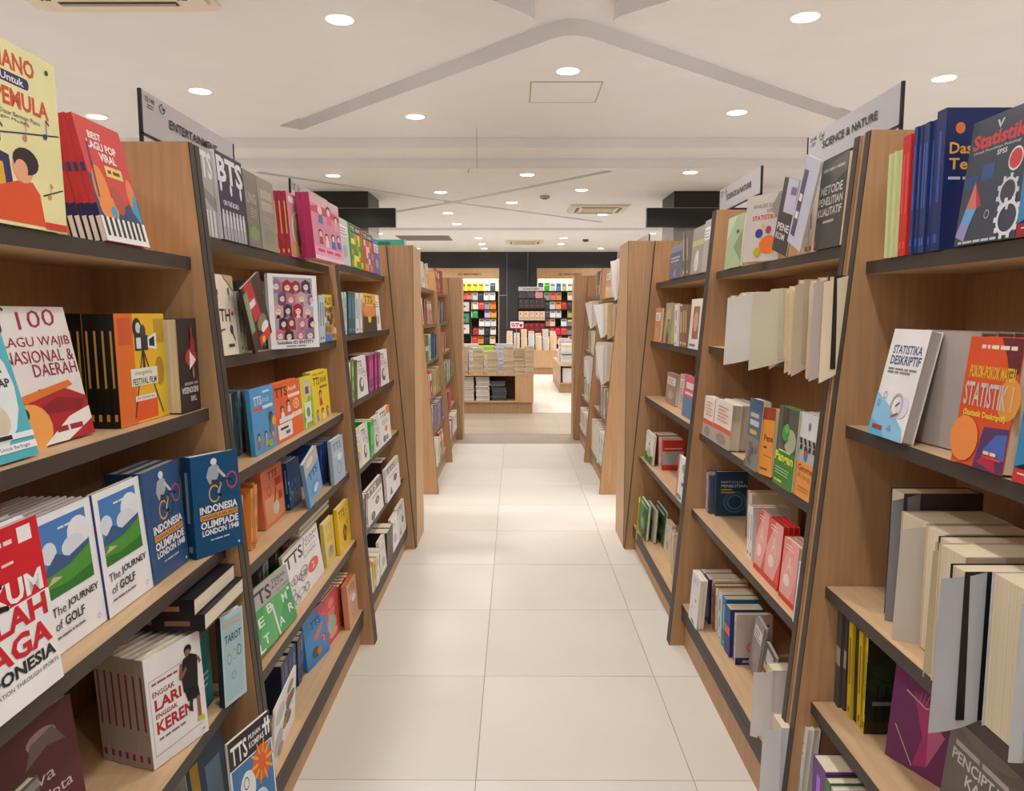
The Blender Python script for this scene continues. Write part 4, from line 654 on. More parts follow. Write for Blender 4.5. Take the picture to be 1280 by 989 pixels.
S(3.183,3.292,2,.16,'3fa648','green and white puzzle volume',kind='puzzle_book')
F(3.293,3.450,.16,'e4e2e0','tbw','grey-white puzzle book',kind='puzzle_book')
F(3.451,3.745,.168,'f0eeea','ttsor','white crossword book with orange corner',kind='puzzle_book')
SHELF('L',3,0.402)
S(2.894,3.022,3,.15,'77706c,d8d4d0','grey puzzle volume',kind='puzzle_book')
F(3.023,3.377,.15,'eae6e4','ttsbr','white crossword book with brown badge',kind='puzzle_book')
S(3.578,3.739,2,.16,'3a322e','dark brown puzzle volume',kind='puzzle_book',o=-0.04)
F(3.428,3.817,.155,'eae8e8','ttsgr','white crossword book with grey badge',kind='puzzle_book',oa=.01,ob=.01)
SHELF('L',3,0.14)
F(2.880,2.995,.14,'efe9e6','ttsor','white puzzle book with orange corner',kind='puzzle_book')
S(2.996,3.179,3,.13,'e9c24a,f0efe9,d8d8d2','yellow and white puzzle volume',kind='puzzle_book')
F(3.180,3.321,.15,'e9e0c4','pale','cream puzzle book',kind='puzzle_book')
S(3.322,3.499,2,.15,'2c2c28','black and yellow puzzle volume',kind='puzzle_book')
F(3.500,3.672,.16,'ece9e2','pale','white thick puzzle book',kind='puzzle_book')
F(3.673,3.922,.165,'d8d8d8','ttsgr','grey puzzle book by the panel',kind='puzzle_book')
SHELF('R',1,1.388)
S(1.470,1.517,4,.2,'d9dfa4','thin yellow-green booklet',spb=1)
S(1.422,1.469,3,.222,'d8302c','red thin textbook',kind='textbook')
S(1.361,1.421,5,.228,'2b3d72','shiny navy textbook',kind='textbook')
S(1.323,1.354,1,.238,'1c2d66','navy textbook with yellow title',kind='textbook',art='das',w=.165,o=.004)
F(1.126,1.279,.2,'3b4252','statistik','dark statistics textbook with gears and pyramid',kind='textbook',lean=6,n=2,t=.016)
F(1.010,1.124,.2,'a02030','redtext','red and black textbook',kind='textbook',lean=4)
SHELF('R',1,1.042)
F(1.342,1.472,.208,'f0eeee','deskriptif','white statistics textbook with blue title',kind='textbook',lean=12,t=.022,pc='b8b2b0',oa=.01,ob=.01)
F(1.257,1.483,.205,'b5aca6','plain','grey-backed textbook',kind='textbook',lean=3,oa=-.06,ob=-.03,t=.03,n=3,pc='a09890')
F(1.076,1.204,.2,'e0542c','stat1','orange and red statistics textbook',kind='textbook',lean=6,t=.025,n=2)
F(0.955,1.054,.2,'d03a3a','redtext','red textbook',kind='textbook',lean=6)
SHELF('R',1,0.685)
P(1.400,1.455,.255,'4a4246','dark worn book with curling cover',curl=0.03,cc='8d8a8c',o=-0.06)
P(1.300,1.390,.225,'cdbfae','thick book with grey cover bent outward',curl=0.06,cc='cfc5ba',o=-0.05)
P(1.235,1.295,.225,'e0d0b0','cream-paged book with split pages',curl=0.02,cc='e3d2b2',o=-0.045)
P(1.180,1.230,.225,'4e443e','brown lettered book with curled cover',curl=0.045,cc='c8b898',o=-0.03)
P(1.100,1.175,.23,'dccbb0','thick cream-paged book',curl=.02,cc='dccbb0',o=.0)
P(1.050,1.090,.225,'1f1c1e','black book with white letter',curl=.045,cc='b9bcc4',o=.03)
P(0.950,1.040,.23,'c9ccd4','white-paged book with pale cover',curl=.02,cc='d0d3da',o=.0)
P(0.850,0.940,.23,'d9c9ac','cream-paged book nearest the aisle corner',curl=.02,cc='dccbb0',o=.0)
SHELF('R',1,0.418)
S(1.561,1.616,4,.225,'56504e','dark grey textbook volume',kind='textbook',band='b8b0a8',o=-0.055)
S(1.491,1.546,3,.205,'e3c428,2c2620,e3c428','thin yellow-spined book',lean=2,o=-0.06)
S(1.471,1.490,1,.205,'26281f','yellow-spined book with dark forest cover',art='forest',t=.009,sp='e3c428',o=-0.062)
F(1.270,1.400,.2,'7c3a6b','purple','purple magazine with pink curves',kind='magazine',lean=6,oa=-.13,ob=-.07,t=.006)
F(1.039,1.234,.215,'6d6660','pencipta','grey-brown textbook with white title',kind='textbook',lean=6,oa=-0.08,ob=-0.08)
SHELF('R',1,0.14)
S(1.461,1.531,1,.2,'6c3f8a','purple and pink thick book')
S(1.364,1.460,4,.19,'3b63a8,e8e8ec,d8d2c8,4f7a3e','slim coloured book')
S(1.223,1.363,4,.2,'8fb86a,355f3a,d8d2c8,a04040','green slim book')
SHELF('R',2,1.432)
F(2.505,2.686,.175,'a9bd93','greenb','green wrapped book',t=.014,n=2)
F(2.200,2.320,.195,'d8cfc9','analisis','grey data analysis book with coloured dots',kind='textbook',oa=-.02,ob=.045)
F(2.072,2.194,.2,'3b3638','mag','black open magazine leaning',kind='magazine',roll=-14,t=.006,curlp=1)
F(1.910,2.016,.22,'c9ccdc','mag2','white open magazine leaning',kind='magazine',roll=-20,t=.006,curlp=1,oa=0.02,ob=0.02)
S(1.995,2.045,2,.19,'cfc7b2','cream wrapped book',o=-0.035)
F(1.741,1.890,.212,'4a4a48','metode','dark grey qualitative research book',kind='textbook',t=.02)
SHELF('R',2,1.16)
P(2.572,2.680,.185,'a8a49c','patterned grey book',curl=.0,o=-.03)
P(2.164,2.400,.185,'e8e4de','book with big white curled cover',curl=.13,cc='ebe7e2',o=.02)
P(1.965,2.133,.19,'d9d2bc','book with yellowish curled cover',curl=.1,cc='dcd5bd',o=.03)
P(1.843,1.964,.195,'ead6b0','thick cream-paged book',curl=.02,cc='ead6b0',o=.03)
P(1.802,1.842,.2,'c8b8a0','tan-covered book',curl=.03,cc='c8b8a0',o=.03)
P(1.725,1.801,.2,'f0dcc0','peach-paged book',curl=.02,cc='f0dcc0',o=.03)
P(1.659,1.712,.2,'bba9a0','book with dusky curled cover',curl=.04,cc='c8b8b4',o=.035)
P(1.622,1.655,.2,'3a3634','black-covered book',curl=.03,cc='f2e2c4',o=.035)
SHELF('R',2,0.835)
F(2.618,2.752,.145,'efe9e0','redwhite','white book with red stripe',t=.03,pc='eadfc0')
F(2.402,2.607,.15,'efe9e0','redwhite','white book with red stripe, front copy',t=.03,n=3,pc='ddd4c2')
F(2.076,2.187,.2,'5f7088','bluecity','blue-grey city book',t=.025,n=1,oa=.015,ob=.015)
F(1.970,2.075,.185,'f09a34','orangeb','orange research book tilted',roll=5,t=.012,oa=.01,ob=.01)
F(1.835,1.969,.205,'3a8a34','pangan','green food book with yellow title',t=.012,oa=.006,ob=.006,n=2)
F(1.702,1.834,.205,'e8eaea','geometri','white and orange geometry book',t=.02,n=3)
SHELF('R',2,0.543)
S(2.725,2.790,3,.15,'5c5570,cfc9d4','purple-grey thin book',o=-.05)
S(2.695,2.720,1,.165,'24425e','dark blue research methods book',art='penel',t=.02,o=-.06)
P(2.387,2.488,.16,'8c7a70','brown-backed book',curl=0,o=-.1)
S(2.201,2.247,2,.16,'f0eeee','white slim book',o=-.04)
F(2.052,2.141,.175,'e0605a','reds','red and pink wrapped book',n=1,t=.012,oa=-0.03,ob=-0.03)
F(1.940,2.051,.175,'e8504a','reds','red and pink book with red edge',n=3,t=.014,pc='d8302c',oa=-0.03,ob=-0.03)
F(1.811,1.914,.16,'f08a80','reds','coral pink book',n=3,t=.014,oa=-0.025,ob=-0.025)
F(1.683,1.745,.15,'c6dbe6','pale','light blue book beside the panel',n=1)
SHELF('R',2,0.169)
F(2.553,2.672,.18,'eceaf0','reddots','white book with red dots',t=.012,n=2)
S(2.685,2.743,1,.16,'a89cac','mauve book',o=-0.06)
S(2.607,2.684,1,.165,'28285c','navy slim book',o=-0.06)
S(2.543,2.606,2,.17,'c0744a,e8e0d0','orange-brown slim book',o=-0.06)
S(2.493,2.542,2,.165,'e8b73c,f0efe9','yellow and white slim book',o=-0.06)
S(2.407,2.492,2,.165,'2d7fae,dfe6ea','blue patterned slim book',o=-0.06)
S(2.344,2.406,1,.16,'27448c','blue book with orange tag',band='e8642c',o=-0.06)
S(2.292,2.343,1,.165,'cfc0ba','pinkish boxed book with navy foot',art='boxed',t=.02,o=-0.06)
F(2.198,2.281,.17,'a9a4b4','pale','lavender leaning magazine',kind='magazine',roll=-8,oa=-0.1,ob=-0.1)
F(1.971,2.056,.19,'2c2c2e','goldmag','black magazine with gold headings',kind='magazine',roll=-9,oa=-0.05,ob=-0.05)
P(1.866,1.914,.19,'e4dcd8','floral white magazine with curled cover',kind='magazine',curl=.07,cc='e4dcd8',o=-0.03)
P(1.628,1.695,.17,'dcdde2','white magazine hanging over the plinth',kind='magazine',curl=0.06,cc='e0e0e4',o=0.03)
F(1.586,1.627,.19,'e8eaf0','pale','white thick magazine beside the panel',kind='magazine',n=2,t=.014)
SHELF('R',3,1.439)
F(3.383,3.645,.15,'6b7280','bluefig','blue-grey wrapped novel',kind='textbook',lean=3)
S(3.259,3.351,2,.19,'7d736a','grey-brown leaning book',lean=5)
F(3.023,3.214,.19,'a39d94','greywrap','grey wrapped book with white figure')
F(2.922,3.022,.2,'b9b0a8','pale','pale wrapped book by the panel')
SHELF('R',3,1.137)
F(3.743,3.894,.17,'e0906a','pale','orange and white curling book')
F(3.473,3.641,.19,'a99c78','brownfig','green-brown painted book',t=.03,pc='d9c8a4')
S(3.240,3.369,2,.18,'8a7060,efece8','brown slim book')
S(3.120,3.239,2,.18,'8a6a50','tan slim book')
F(2.917,3.119,.2,'eae6e2','redimg','white book with brown picture')
SHELF('R',3,0.842)
F(3.522,3.749,.15,'a88a80','pale','brown and pink book',t=.02,oa=-0.06,ob=-0.06)
F(3.381,3.498,.16,'d8bcb0','pale','grey and red book',n=2,oa=-0.07,ob=-0.07)
F(3.030,3.235,.175,'d86080','pinkblue','pink and blue book',oa=-0.03,ob=-0.03)
SHELF('R',3,0.516)
F(3.723,3.933,.155,'eceae8','leafy','white book with green corner',t=.012,oa=-0.02,ob=-0.02)
S(3.744,3.885,2,.155,'a83434,e8e2e0','dark red slim book',o=-0.05)
S(3.693,3.743,2,.15,'e6e0dc','white slim book',o=-.055)
S(3.632,3.692,1,.15,'d04038','thick white and red boxed book',art='redbox',t=.03,o=-0.055)
F(2.874,3.091,.18,'e8eaec','orangew','white book with orange edge',oa=-.005,ob=-.005)
SHELF('R',3,0.14)
F(3.706,3.815,.2,'5c6a60','yellowtop','yellow-topped grey-green magazine',kind='magazine',oa=.03,ob=.01,t=.008,pc='e8d428')
F(3.688,3.908,.18,'3fa04c','leafy','bright green and white magazine',kind='magazine',oa=-0.02,ob=-0.02)
F(3.649,3.880,.165,'b8b4a8','greywrap','grey and white book',oa=-0.05,ob=-0.05)
F(3.604,3.861,.17,'2c6a4a','leafy','dark green wrapped book',oa=-0.09,ob=-0.09)
F(3.404,3.535,.16,'e0d4b8','pale','cream thick book',t=.02,oa=-0.08,ob=-0.08)
F(3.253,3.357,.16,'e8d878','pale','yellow and white book',oa=-0.07,ob=-0.07)
P(3.082,3.228,.19,'d8bcae','pinkish book with curled cover',curl=.03,cc='d9bfb2',o=-.05)
SHELF('L',4,1.473)
F(5.400,5.580,.19,'9cc4dc','pale','sky blue book')
F(5.600,5.780,.19,'e2e4dc','pale','white and green book')
F(5.950,6.100,.19,'e0b488','pale','peach book leaning',roll=-6)
SHELF('L',4,1.198)
F(5.350,5.500,.19,'dcd6ce','pale','white book')
S(5.500,5.700,5,.19,'6a4038,a87858,c09080','brown novel')
F(5.720,5.900,.18,'c88a70','pale','salmon novel')
F(5.920,6.080,.18,'c08068','pale','brown-pink novel')
SHELF('L',4,0.93)
S(5.320,5.599,5,.19,'4d7a2c,6a9a3a,3f6a28','green novel',band='e0e4c0')
S(5.600,5.780,3,.19,'e4e6e2,3a6a90','white and blue novel')
S(5.780,6.150,7,.19,'2a4a6a,28507a,24405c','navy blue novel')
SHELF('L',4,0.659)
F(5.350,5.500,.18,'d8d4e0','pale','pale striped novel')
F(5.520,5.680,.2,'b8302c','pale','red novel')
S(5.700,6.200,8,.19,'c8b070,8a9070,d8c8a0,607050','olive and yellow novel')
SHELF('L',4,0.402)
S(5.350,5.600,4,.2,'3a4048,d0d0d4,50485c','dark grey novel')
S(5.620,6.200,9,.19,'50588c,b06838,383850,8890a8','purple-blue novel')
SHELF('L',4,0.14)
S(5.400,5.750,5,.2,'e8e4d8,d8dcc0,f0ece0','white-spined novel')
F(5.800,5.950,.21,'b04030','pale','dark red novel')
F(6.000,6.120,.2,'d88868','pale','salmon novel by the panel')
SHELF('L',5,1.473)
F(6.600,6.750,.2,'c03038','pale','red novel')
F(6.800,6.950,.19,'c03a40','pale','crimson novel')
S(6.980,7.200,4,.19,'8c5a48,70483c','brown slim novel')
SHELF('L',5,1.198)
S(6.550,7.100,9,.18,'4a5068,d0d0d8,303448,706080,a8a0a8','grey-purple novel')
SHELF('L',5,0.93)
F(6.600,6.720,.19,'c8a8a0','pale','pale pink novel')
S(6.740,7.000,4,.19,'a86858,c89888','reddish-brown novel')
SHELF('L',5,0.659)
S(6.600,7.300,10,.18,'c8ccb8,7a8a6a,506050,e0e0d8','sage green novel')
SHELF('L',5,0.402)
F(6.600,6.720,.18,'d8d0d0','pale','white novel')
S(6.750,7.050,5,.18,'b03c34,c05048','brick red novel')
SHELF('L',5,0.14)
S(6.550,6.800,4,.17,'e4dcdc,d8d0d4','white slim novel')
S(6.800,6.950,2,.18,'a83038','dark red slim novel')
S(6.970,7.450,6,.19,'e8e4dc,f0ece4','thick white novel')
SHELF('R',4,1.4)
P(5.350,5.620,.26,'dcd8d4','folder with tall white curled sheet',curl=.07,tp=1,cc='e2dfdc',o=.02)
F(5.750,6.050,.22,'d8a878','pale','orange-brown cardboard magazine',kind='magazine',oa=.02,ob=.02)
SHELF('R',4,1.12)
P(5.320,5.500,.23,'b8aca0','thick grey-brown book',curl=.02,cc='b8aca0')
P(5.500,5.849,.24,'c0a078','brown thick binder book',curl=.03,cc='c8a880',o=.02)
P(5.850,6.150,.24,'e6e4e4','book with white flared cover',curl=.12,tp=1,cc='e8e6e6',o=.03)
SHELF('R',4,0.8)
P(5.350,5.900,.27,'d4d0cf','bundle with drooping white cover',curl=.09,tp=1,cc='d8d5d4',o=.06)
P(5.950,6.150,.2,'dcd6d0','white thin book',curl=.04,cc='e0dcd8')
SHELF('R',4,0.5)
S(5.350,5.900,6,.22,'d8ccc0,3a3c48,e0d8d0,b0a090','grey-white slim textbook',kind='textbook')
SHELF('R',4,0.15)
S(5.350,5.650,4,.25,'e0dede,d8e4dc','white and mint magazine',kind='magazine')
P(5.680,6.200,.27,'e0dcd8','pale thick magazine bundle',kind='magazine',curl=.02,cc='e0dcd8')
SHELF('R',5,1.44)
F(6.550,6.700,.2,'d8d0c4','pale','cream novel')
S(6.720,7.000,4,.21,'8a5048,606870,d8d4cc','red-brown slim novel')
SHELF('R',5,1.17)
P(6.550,6.800,.22,'e8d8b0','cream-paged book',curl=.02,cc='e8d8b0')
P(6.850,7.150,.23,'e6e2de','book with white flared cover',curl=.1,tp=1,cc='e8e5e2',o=.02)
SHELF('R',5,0.92)
P(6.600,6.900,.21,'e6dcc4','cream-paged thick book',curl=.03,cc='e6dcc4')
S(6.920,7.150,3,.2,'d0c4b4,b8a898','beige slim novel')
SHELF('R',5,0.69)
P(6.600,7.100,.2,'dcdad8','book with grey curled cover',curl=.07,tp=1,cc='e4e2e0',o=.03)
SHELF('R',5,0.47)
S(6.600,7.200,6,.19,'e4dcc8,d8d0c0,c0b49c','cream slim novel')
SHELF('R',5,0.17)
S(6.600,7.300,7,.2,'dccfc8,d0c4c0,e4dcd8','dusty pink slim novel')

# labels: what the book looks like, then where it stands
rows = {}
for r in REG: rows.setdefault(r[1:4], []).append(r)
for (side, bay, z), L in rows.items():
    sn = 'left' if side == 'L' else 'right'; lv = SH[side, bay]; k = min(range(len(lv)), key=lambda i: abs(lv[i]-z))
    lev = 'top' if k == 0 else 'bottom' if k == len(lv)-1 else nth(k)
    cnt = {}
    L.sort(key=lambda r: (r[4], r[5]))
    for r in L: cnt[r[6]] = cnt.get(r[6], 0)+1
    seen = {}
    for r in L:
        o, d = r[0], r[6].replace(',', '')
        ws = d.split()
        if cnt[r[6]] > 1:
            seen[r[6]] = seen.get(r[6], 0)+1; d = nth(seen[r[6]]-1)+' '+d
        elif len(ws) < 9 and not d.startswith('copy'): pass
        loc = f', {ORD[bay]} {sn} bookcase {lev} shelf'
        d = ' '.join(d.split()[:11]); o['label'] = d+loc
        o['group'] = f'books on the {lev} shelf of the {ORD[bay]} {sn} bookcase'
# ================================================================ far part of the shop
OAK = wood('c9a27a'); CUR.update(bay=9)
# square columns with black header boxes
COLM = mat('8d8c88', rough=.12, var=.05, scale=2, name='column_cladding')
for s, sn in ((-1, 'left'), (1, 'right')):
    xa, xb = (XC+.04+s*1.79, XC+.04+s*2.5)
    t = thing('column', f'grey glossy square column in the {sn} row with black top', 'column', ((xa+xb)/2, 9.35, 0), 'shop columns'); ox, oy = t.location.x, t.location.y
    t['kind'] = 'structure'
    m = MB(); m.box(xa-ox, xb-ox, -.35, .35, 0, 2.7, COLM); m.obj('shaft', t)
    m = MB(); m.box(xa-ox-s*.004, xb-ox, -.355, .35, 2.49, 2.699, mat('2a2829', rough=.4)); m.obj('collar', t)
    x2 = XC+.04+s*1.46
    bx = thing('header_box', f'flat black box hung on the {sn} column', 'sign', ((x2+xb)/2, 8.96, 2.28), 'black boxes on the columns'); ox = bx.location.x
    m = MB(); m.box(x2-ox, xb+s*.5-ox, -.04, .03, 0, .215, mat('1f2224', rough=.35)); m.obj('panel', bx)
    m = MB(); m.box(x2-ox, xb+s*.5-ox, -.042, .03, .2155, .219, mat('b8b4ac', rough=.4)); m.obj('top_rail', bx)
# end wall: black, two lit oak niches with book displays
m = MB(); m.box(-HX, HX, 19.2, 19.3, 0, 2.95, DARK)
struct(m.obj('wall_back'))
WY = 19.0
m = MB(); m.box(-HX, HX, WY-.05, 19.2, 2.40, 2.8, DARK); struct(m.obj('trim_3'))
for i, (a, b_) in enumerate(((-.40, -.2), (-.2, .32), (.32, .54))):
    m = MB(); m.box(a, b_-.012, WY-(.12 if i == 1 else .05), 19.2, 0, 2.4, DARK); struct(m.obj('trim_%d' % (4+i)))
m = MB()
WL = mat('8f8b86', rough=.5)
m.box(-.212, -.2, WY-.052, WY, .9, 2.79, WL); m.box(.308, .32, WY-.052, WY, .9, 2.79, WL); m.box(-.40, -.21, WY-.052, WY-.049, 1.72, 1.74, WL); m.box(.32, .54, WY-.052, WY-.049, 1.72, 1.74, WL)
struct(m.obj('trim_7'))
BLKS = mat('221d1b', rough=.5)
NI = mat('f2e6b4', rough=.8, var=.02)
WCOL = ['f2f0ec', 'e8e4dc', 'd84038', 'e8843a', '2c2a2e', 'f0c8a8', '3a4a6a', 'e05048', 'f4f2ee', '4a8a5a', 'c8b8d8', '8a5a40', 'f0a040', 'dcdad6', 'd8d0c8']
RW = random.Random(21)
levels = [1.84, 1.61, 1.385, 1.175, .96, .75, .52, .3]
def wall_unit(xa, xb, name, side):
    t = thing('wall_shelf', f'tall black-shelved oak wall display {side} of the black pillar', 'bookcase', ((xa+xb)/2, WY, 0), 'lit wall displays'); ox, oy = t.location.x, t.location.y
    m = MB(); m.box(xa-ox, xb-ox, -.06, .19, 2.13, 2.4, OAK); hd = m.obj('header', t)
    m = MB(); draw(m, [('b', 'SELF IMPROVEMENT', .0, .0, 1, 1, '54382a')], lambda u, v, d: ((.22 if side == 'left' else -.64)+u*.58, -.061-d, 2.225+v*.05)); m.obj('lettering', hd, fix=False)
    m = MB(); m.box(xa-ox, xb-ox, .17, .19, .0, 2.13, NI); m.obj('back_panel', t)
    for x in (xa, xb):
        m = MB(); m.box(x-ox-.02 if x == xb else x-ox, x-ox if x == xb else x-ox+.02, -.05, .17, 0, 2.13, OAK); m.obj('side_panel', t)
    for z in levels:
        m = MB(); m.box(xa-ox+.021, xb-ox-.021, -.05, .17, z-.03, z, BLKS); m.obj('shelf', t)
    m = MB(); m.box(xa-ox+.021, xb-ox-.021, .166, .169, .0, 1.84, BLKS); m.obj('dark_back', t)
    m = MB(); m.box(xa-ox+.03, xb-ox-.03, .02, .04, 2.115, 2.128, mat('fff3b0', emit=14, var=0)); m.obj('light_strip', t)
    L = bpy.data.lights.new('strip', 'AREA'); L.shape = 'RECTANGLE'; L.size = xb-xa-.1; L.size_y = .04; L.energy = 32; L.color = (1, .93, .55)
    link('strip_lamp', L, t, Matrix.Translation((0, .03, 2.11)))
def wall_books(xa, xb, x_first, z, k, cols, name):
    x = xa; i = 0
    while x < xb-.08 and i < 14:
        c = cols[i % len(cols)]; i += 1
        wd = .145+RW.uniform(-.008, .012)
        if c:
            m = MB(); m.box(0, wd-.01, 0, .02, 0, .2, cover_mat(c), T=Matrix.Rotation(-.12, 4, 'X')); 
            m.box(.02, wd-.03, -.0008, 0, .12, .16, cover_mat(shade(c, .55 if sum(int(c[q:q+2], 16) for q in (0, 2, 4)) > 380 else 1.8)), T=Matrix.Rotation(-.12, 4, 'X'))
            o = m.obj('display_book', None); o.location = (x, WY-.03, z+.003)
            tag(o, f'{hue(c)} book facing out, {nth(i-1)} place, {name} wall display {lvn[k]} shelf', 'book', f'face-out books on the {name} wall display')
        x += wd
def hue(c):
    r, g, b_ = [int(c[i:i+2], 16) for i in (0, 2, 4)]; mx, mn = max(r, g, b_), min(r, g, b_)
    if mx-mn < 28: return 'white' if mx > 200 else 'grey' if mx > 90 else 'black'
    if r == mx: return ('yellow' if g > .8*r else 'orange' if g > .48*r and b_ < .6*r else 'pink' if b_ > .6*r else 'brown' if r < 160 else 'red')
    return 'green' if g == mx else ('purple' if r > 1.1*g else 'blue')
lvn = ['top', 'second', 'third', 'fourth', 'fifth', 'sixth', 'seventh', 'bottom']
wall_unit(-2.9, -.40, 'L', 'left'); wall_unit(.54, 2.9, 'R', 'right')
LW = [['f0e820']*4+['f2f2f0', '44506a', 'f2f2f0', '2c3438'], ['e8685c', 'f08070', 'c8d0c8', '30343c', 'e8ecec', 'f4f4f2', 'f0e8e0'], ['d8d0d0', 'f0b090', 'e8e4d8', 'd84a40', '9a9ca0', 'f08020'], [None, 'dcdcd8', '3a9a4a', None, 'c8b0d8', 'f0a030', 'e8b080'], ['f0901c', None, None, 'e8ece8', 'e0e4e0', 'd8dcd8', '4a6a60'], [None, None, 'b03038', 'd8d0d4', '303030', 'e8e0dc'], WCOL, WCOL]
RWC = [['28406a', '3cc040', 'd8ecec', '6a98d8', 'c8d8b0', 'f2f6f6', 'e8f0f0', 'dceaea'], ['5a4a40', '98a09a', 'e07a60', 'd8904a', None, 'e8e0c8', 'e8e8ea'], ['d8d8d8', '383838', 'd0d0d0', 'f0a060', 'c03028', '403030', 'd83830'], ['6a6478', '484858', 'e4e4e8', 'dcdce0', None, 'b8a850', 'e08040'], ['684840', 'a87868', 'e8c0a0', None, 'dce4ee', '8a7a68', 'e4eaf0'], ['e8b898', '484040', 'e03038', 'd82c34', 'e04040', '888080', 'e8e0e0'], WCOL, WCOL]
for k in range(7):
    wall_books(-1.36, -.42, -1.36, levels[k], k, LW[k], 'left'); wall_books(.57, 1.55, .57, levels[k], k, RWC[k], 'right')
# display stand before the black pillar
def stand(x0, y, w_, rows_, label, signed):
    t = thing('display_stand', label, 'shelf stand', (x0, y, 0), None); hh = 1.62
    m = MB(); m.box(0, w_, .02, .05, 0, hh, BLKS); m.obj('back_panel', t)
    for a in (0, w_-.02):
        m = MB(); m.box(a, a+.02, -.2, .02, 0, hh, BLKS); m.obj('side_panel', t)
    for z in rows_:
        m = MB(); m.box(.021, w_-.021, -.2, .019, z-.03, z, BLKS); m.obj('shelf', t)
    if signed:
        m = MB(); m.box(.02, w_-.04, -.1, -.09, 1.78, 1.87, mat('b8b4b4', rough=.5)); sb = m.obj('sign_board', t)
        m = MB(); draw(m, [('b', 'SELF IMPROVEMENT', .18, .3, .8, .65, '4a4648')], lambda u, v, d: (.02+u*(w_-.06), -.101-d, 1.78+v*.09)); m.obj('lettering', sb, fix=False)
        m = MB(); m.box(w_/2-.005, w_/2+.005, -.1, -.09, hh, 1.78, WL); m.obj('post', t)
YS = 17.0
stand(.05, YS, .63, [1.40, 1.13, .87, .6, .3], 'black display stand with grey sign before the black pillar', True)
for k, (z, c, d) in enumerate(((1.40, '3f3b3e', 'charcoal'), (1.13, 'd9bfa6', 'beige'), (.87, '842c30', 'dark red'))):
    for i in range(5):
        m = MB(); m.box(0, .112, 0, .03, 0, .2, cover_mat(c)); m.box(.03, .05, -.0008, 0, .13, .16, cover_mat('2a1c1c' if k == 1 else shade(c, 1.7))); m.box(.02, .09, -.0008, 0, .04, .055, cover_mat(shade(c, .6) if k == 1 else shade(c, 1.5)))
        o = m.obj('display_book'); o.location = (.078+i*.119, YS-.19, z+.001)
        tag(o, f'{nth(i)} {d} book on the display stand below the grey sign', 'book', f'{d} books on the display stand')
for i in range(3):
    m = MB(); m.box(0, .16, 0, .03, 0, .13, cover_mat(['4a4648', '55484a', 'c88a90'][i])); o = m.obj('display_book'); o.location = (.09+i*.18, YS-.15, 1.621)
    tag(o, f'{nth(i)} dark book lying atop the display stand with grey sign', 'book', 'books on top of the display stand')
stand(-1.36, 18.3, .3, [1.33, 1.06, .80, .5, .2], 'narrow black grid stand at the edge of the lit wall display', False)
for k, (z, c) in enumerate(((1.33, 'c9c0bc'), (1.06, '4a8a70'), (.80, 'd8d2cc'))):
    m = MB(); m.box(0, .22, 0, .03, 0, .22, cover_mat(c)); m.box(.09, .13, -.001, 0, .1, .14, cover_mat(shade(c, .4))); o = m.obj('display_book'); o.location = (-1.32, 18.11, z+.001)
    tag(o, f'{["grey", "green", "white"][k]} boxed book on the narrow grid stand by the end wall', 'book', 'books on the narrow grid stand')
# --- book islands
def island(x0, x1, y0, y1, h, label, cubby=None, open_front=True):
    t = thing('display_table', label, 'table', ((x0+x1)/2, (y0+y1)/2, 0), 'book islands'); ox, oy = t.location.x, t.location.y
    m = MB(); m.box(x0-ox, x1-ox, y0-oy, y1-oy, h-.02, h, OAK); m.obj('table_top', t)
    m = MB(); m.box(x0-ox+.0, x1-ox-.012, y0-oy+.02, y1-oy-.02, 0, .14, wood('b08c68')); m.obj('plinth', t)
    cx0, cx1 = cubby if cubby else (None, None)
    if not cubby:
        m = MB(); m.box(x0-ox, (x0+x1)/2-.001-ox, y0-oy+.002, y0-oy+.02, .161, h-.021, OAK); m.obj('door', t)
        m = MB(); m.box((x0+x1)/2+.001-ox, x1-ox, y0-oy+.002, y0-oy+.02, .161, h-.021, OAK); m.obj('door', t)
    m = MB(); m.box(x0-ox, x1-ox, y0-oy, y1-oy, .142, .16, OAK); m.obj('bottom_panel', t)
    m = MB(); m.box(x0-ox, x1-ox, (y0+.35)-oy, (y0+.37)-oy, .161, h-.021, wood('7d624a')); m.obj('inner_panel', t)
    if cubby:
        for a, b_ in ((x0, cx0), (cx1, x1)):
            if b_-a > .03:
                m = MB(); m.box(a-ox, b_-ox, y0-oy+.002, y0-oy+.02, .161, h-.021, OAK); m.obj('door', t)
    for a in (x0, x1-.018):
        m = MB(); m.box(a-ox, a-ox+.018, y0-oy+.021, y0+.349-oy, .161, h-.021, OAK); m.obj('side_panel', t)
    m = MB(); m.box(x0-ox, x1-ox, y0+.371-oy, y1-oy, .161, h-.021, OAK); m.obj('carcass', t)
island(-1.9, .235, 9.62, 10.9, .505, 'oak display table at the aisle end stacked with cream books', (-1.6, -.0))
island(-.2, .95, 15.9, 16.8, .5, 'oak table behind, carrying rows of small book stacks')
island(.72, 1.9, 12.15, 14.4, .45, 'oak display table at the right side with glossy book stacks', (.74, 1.85))
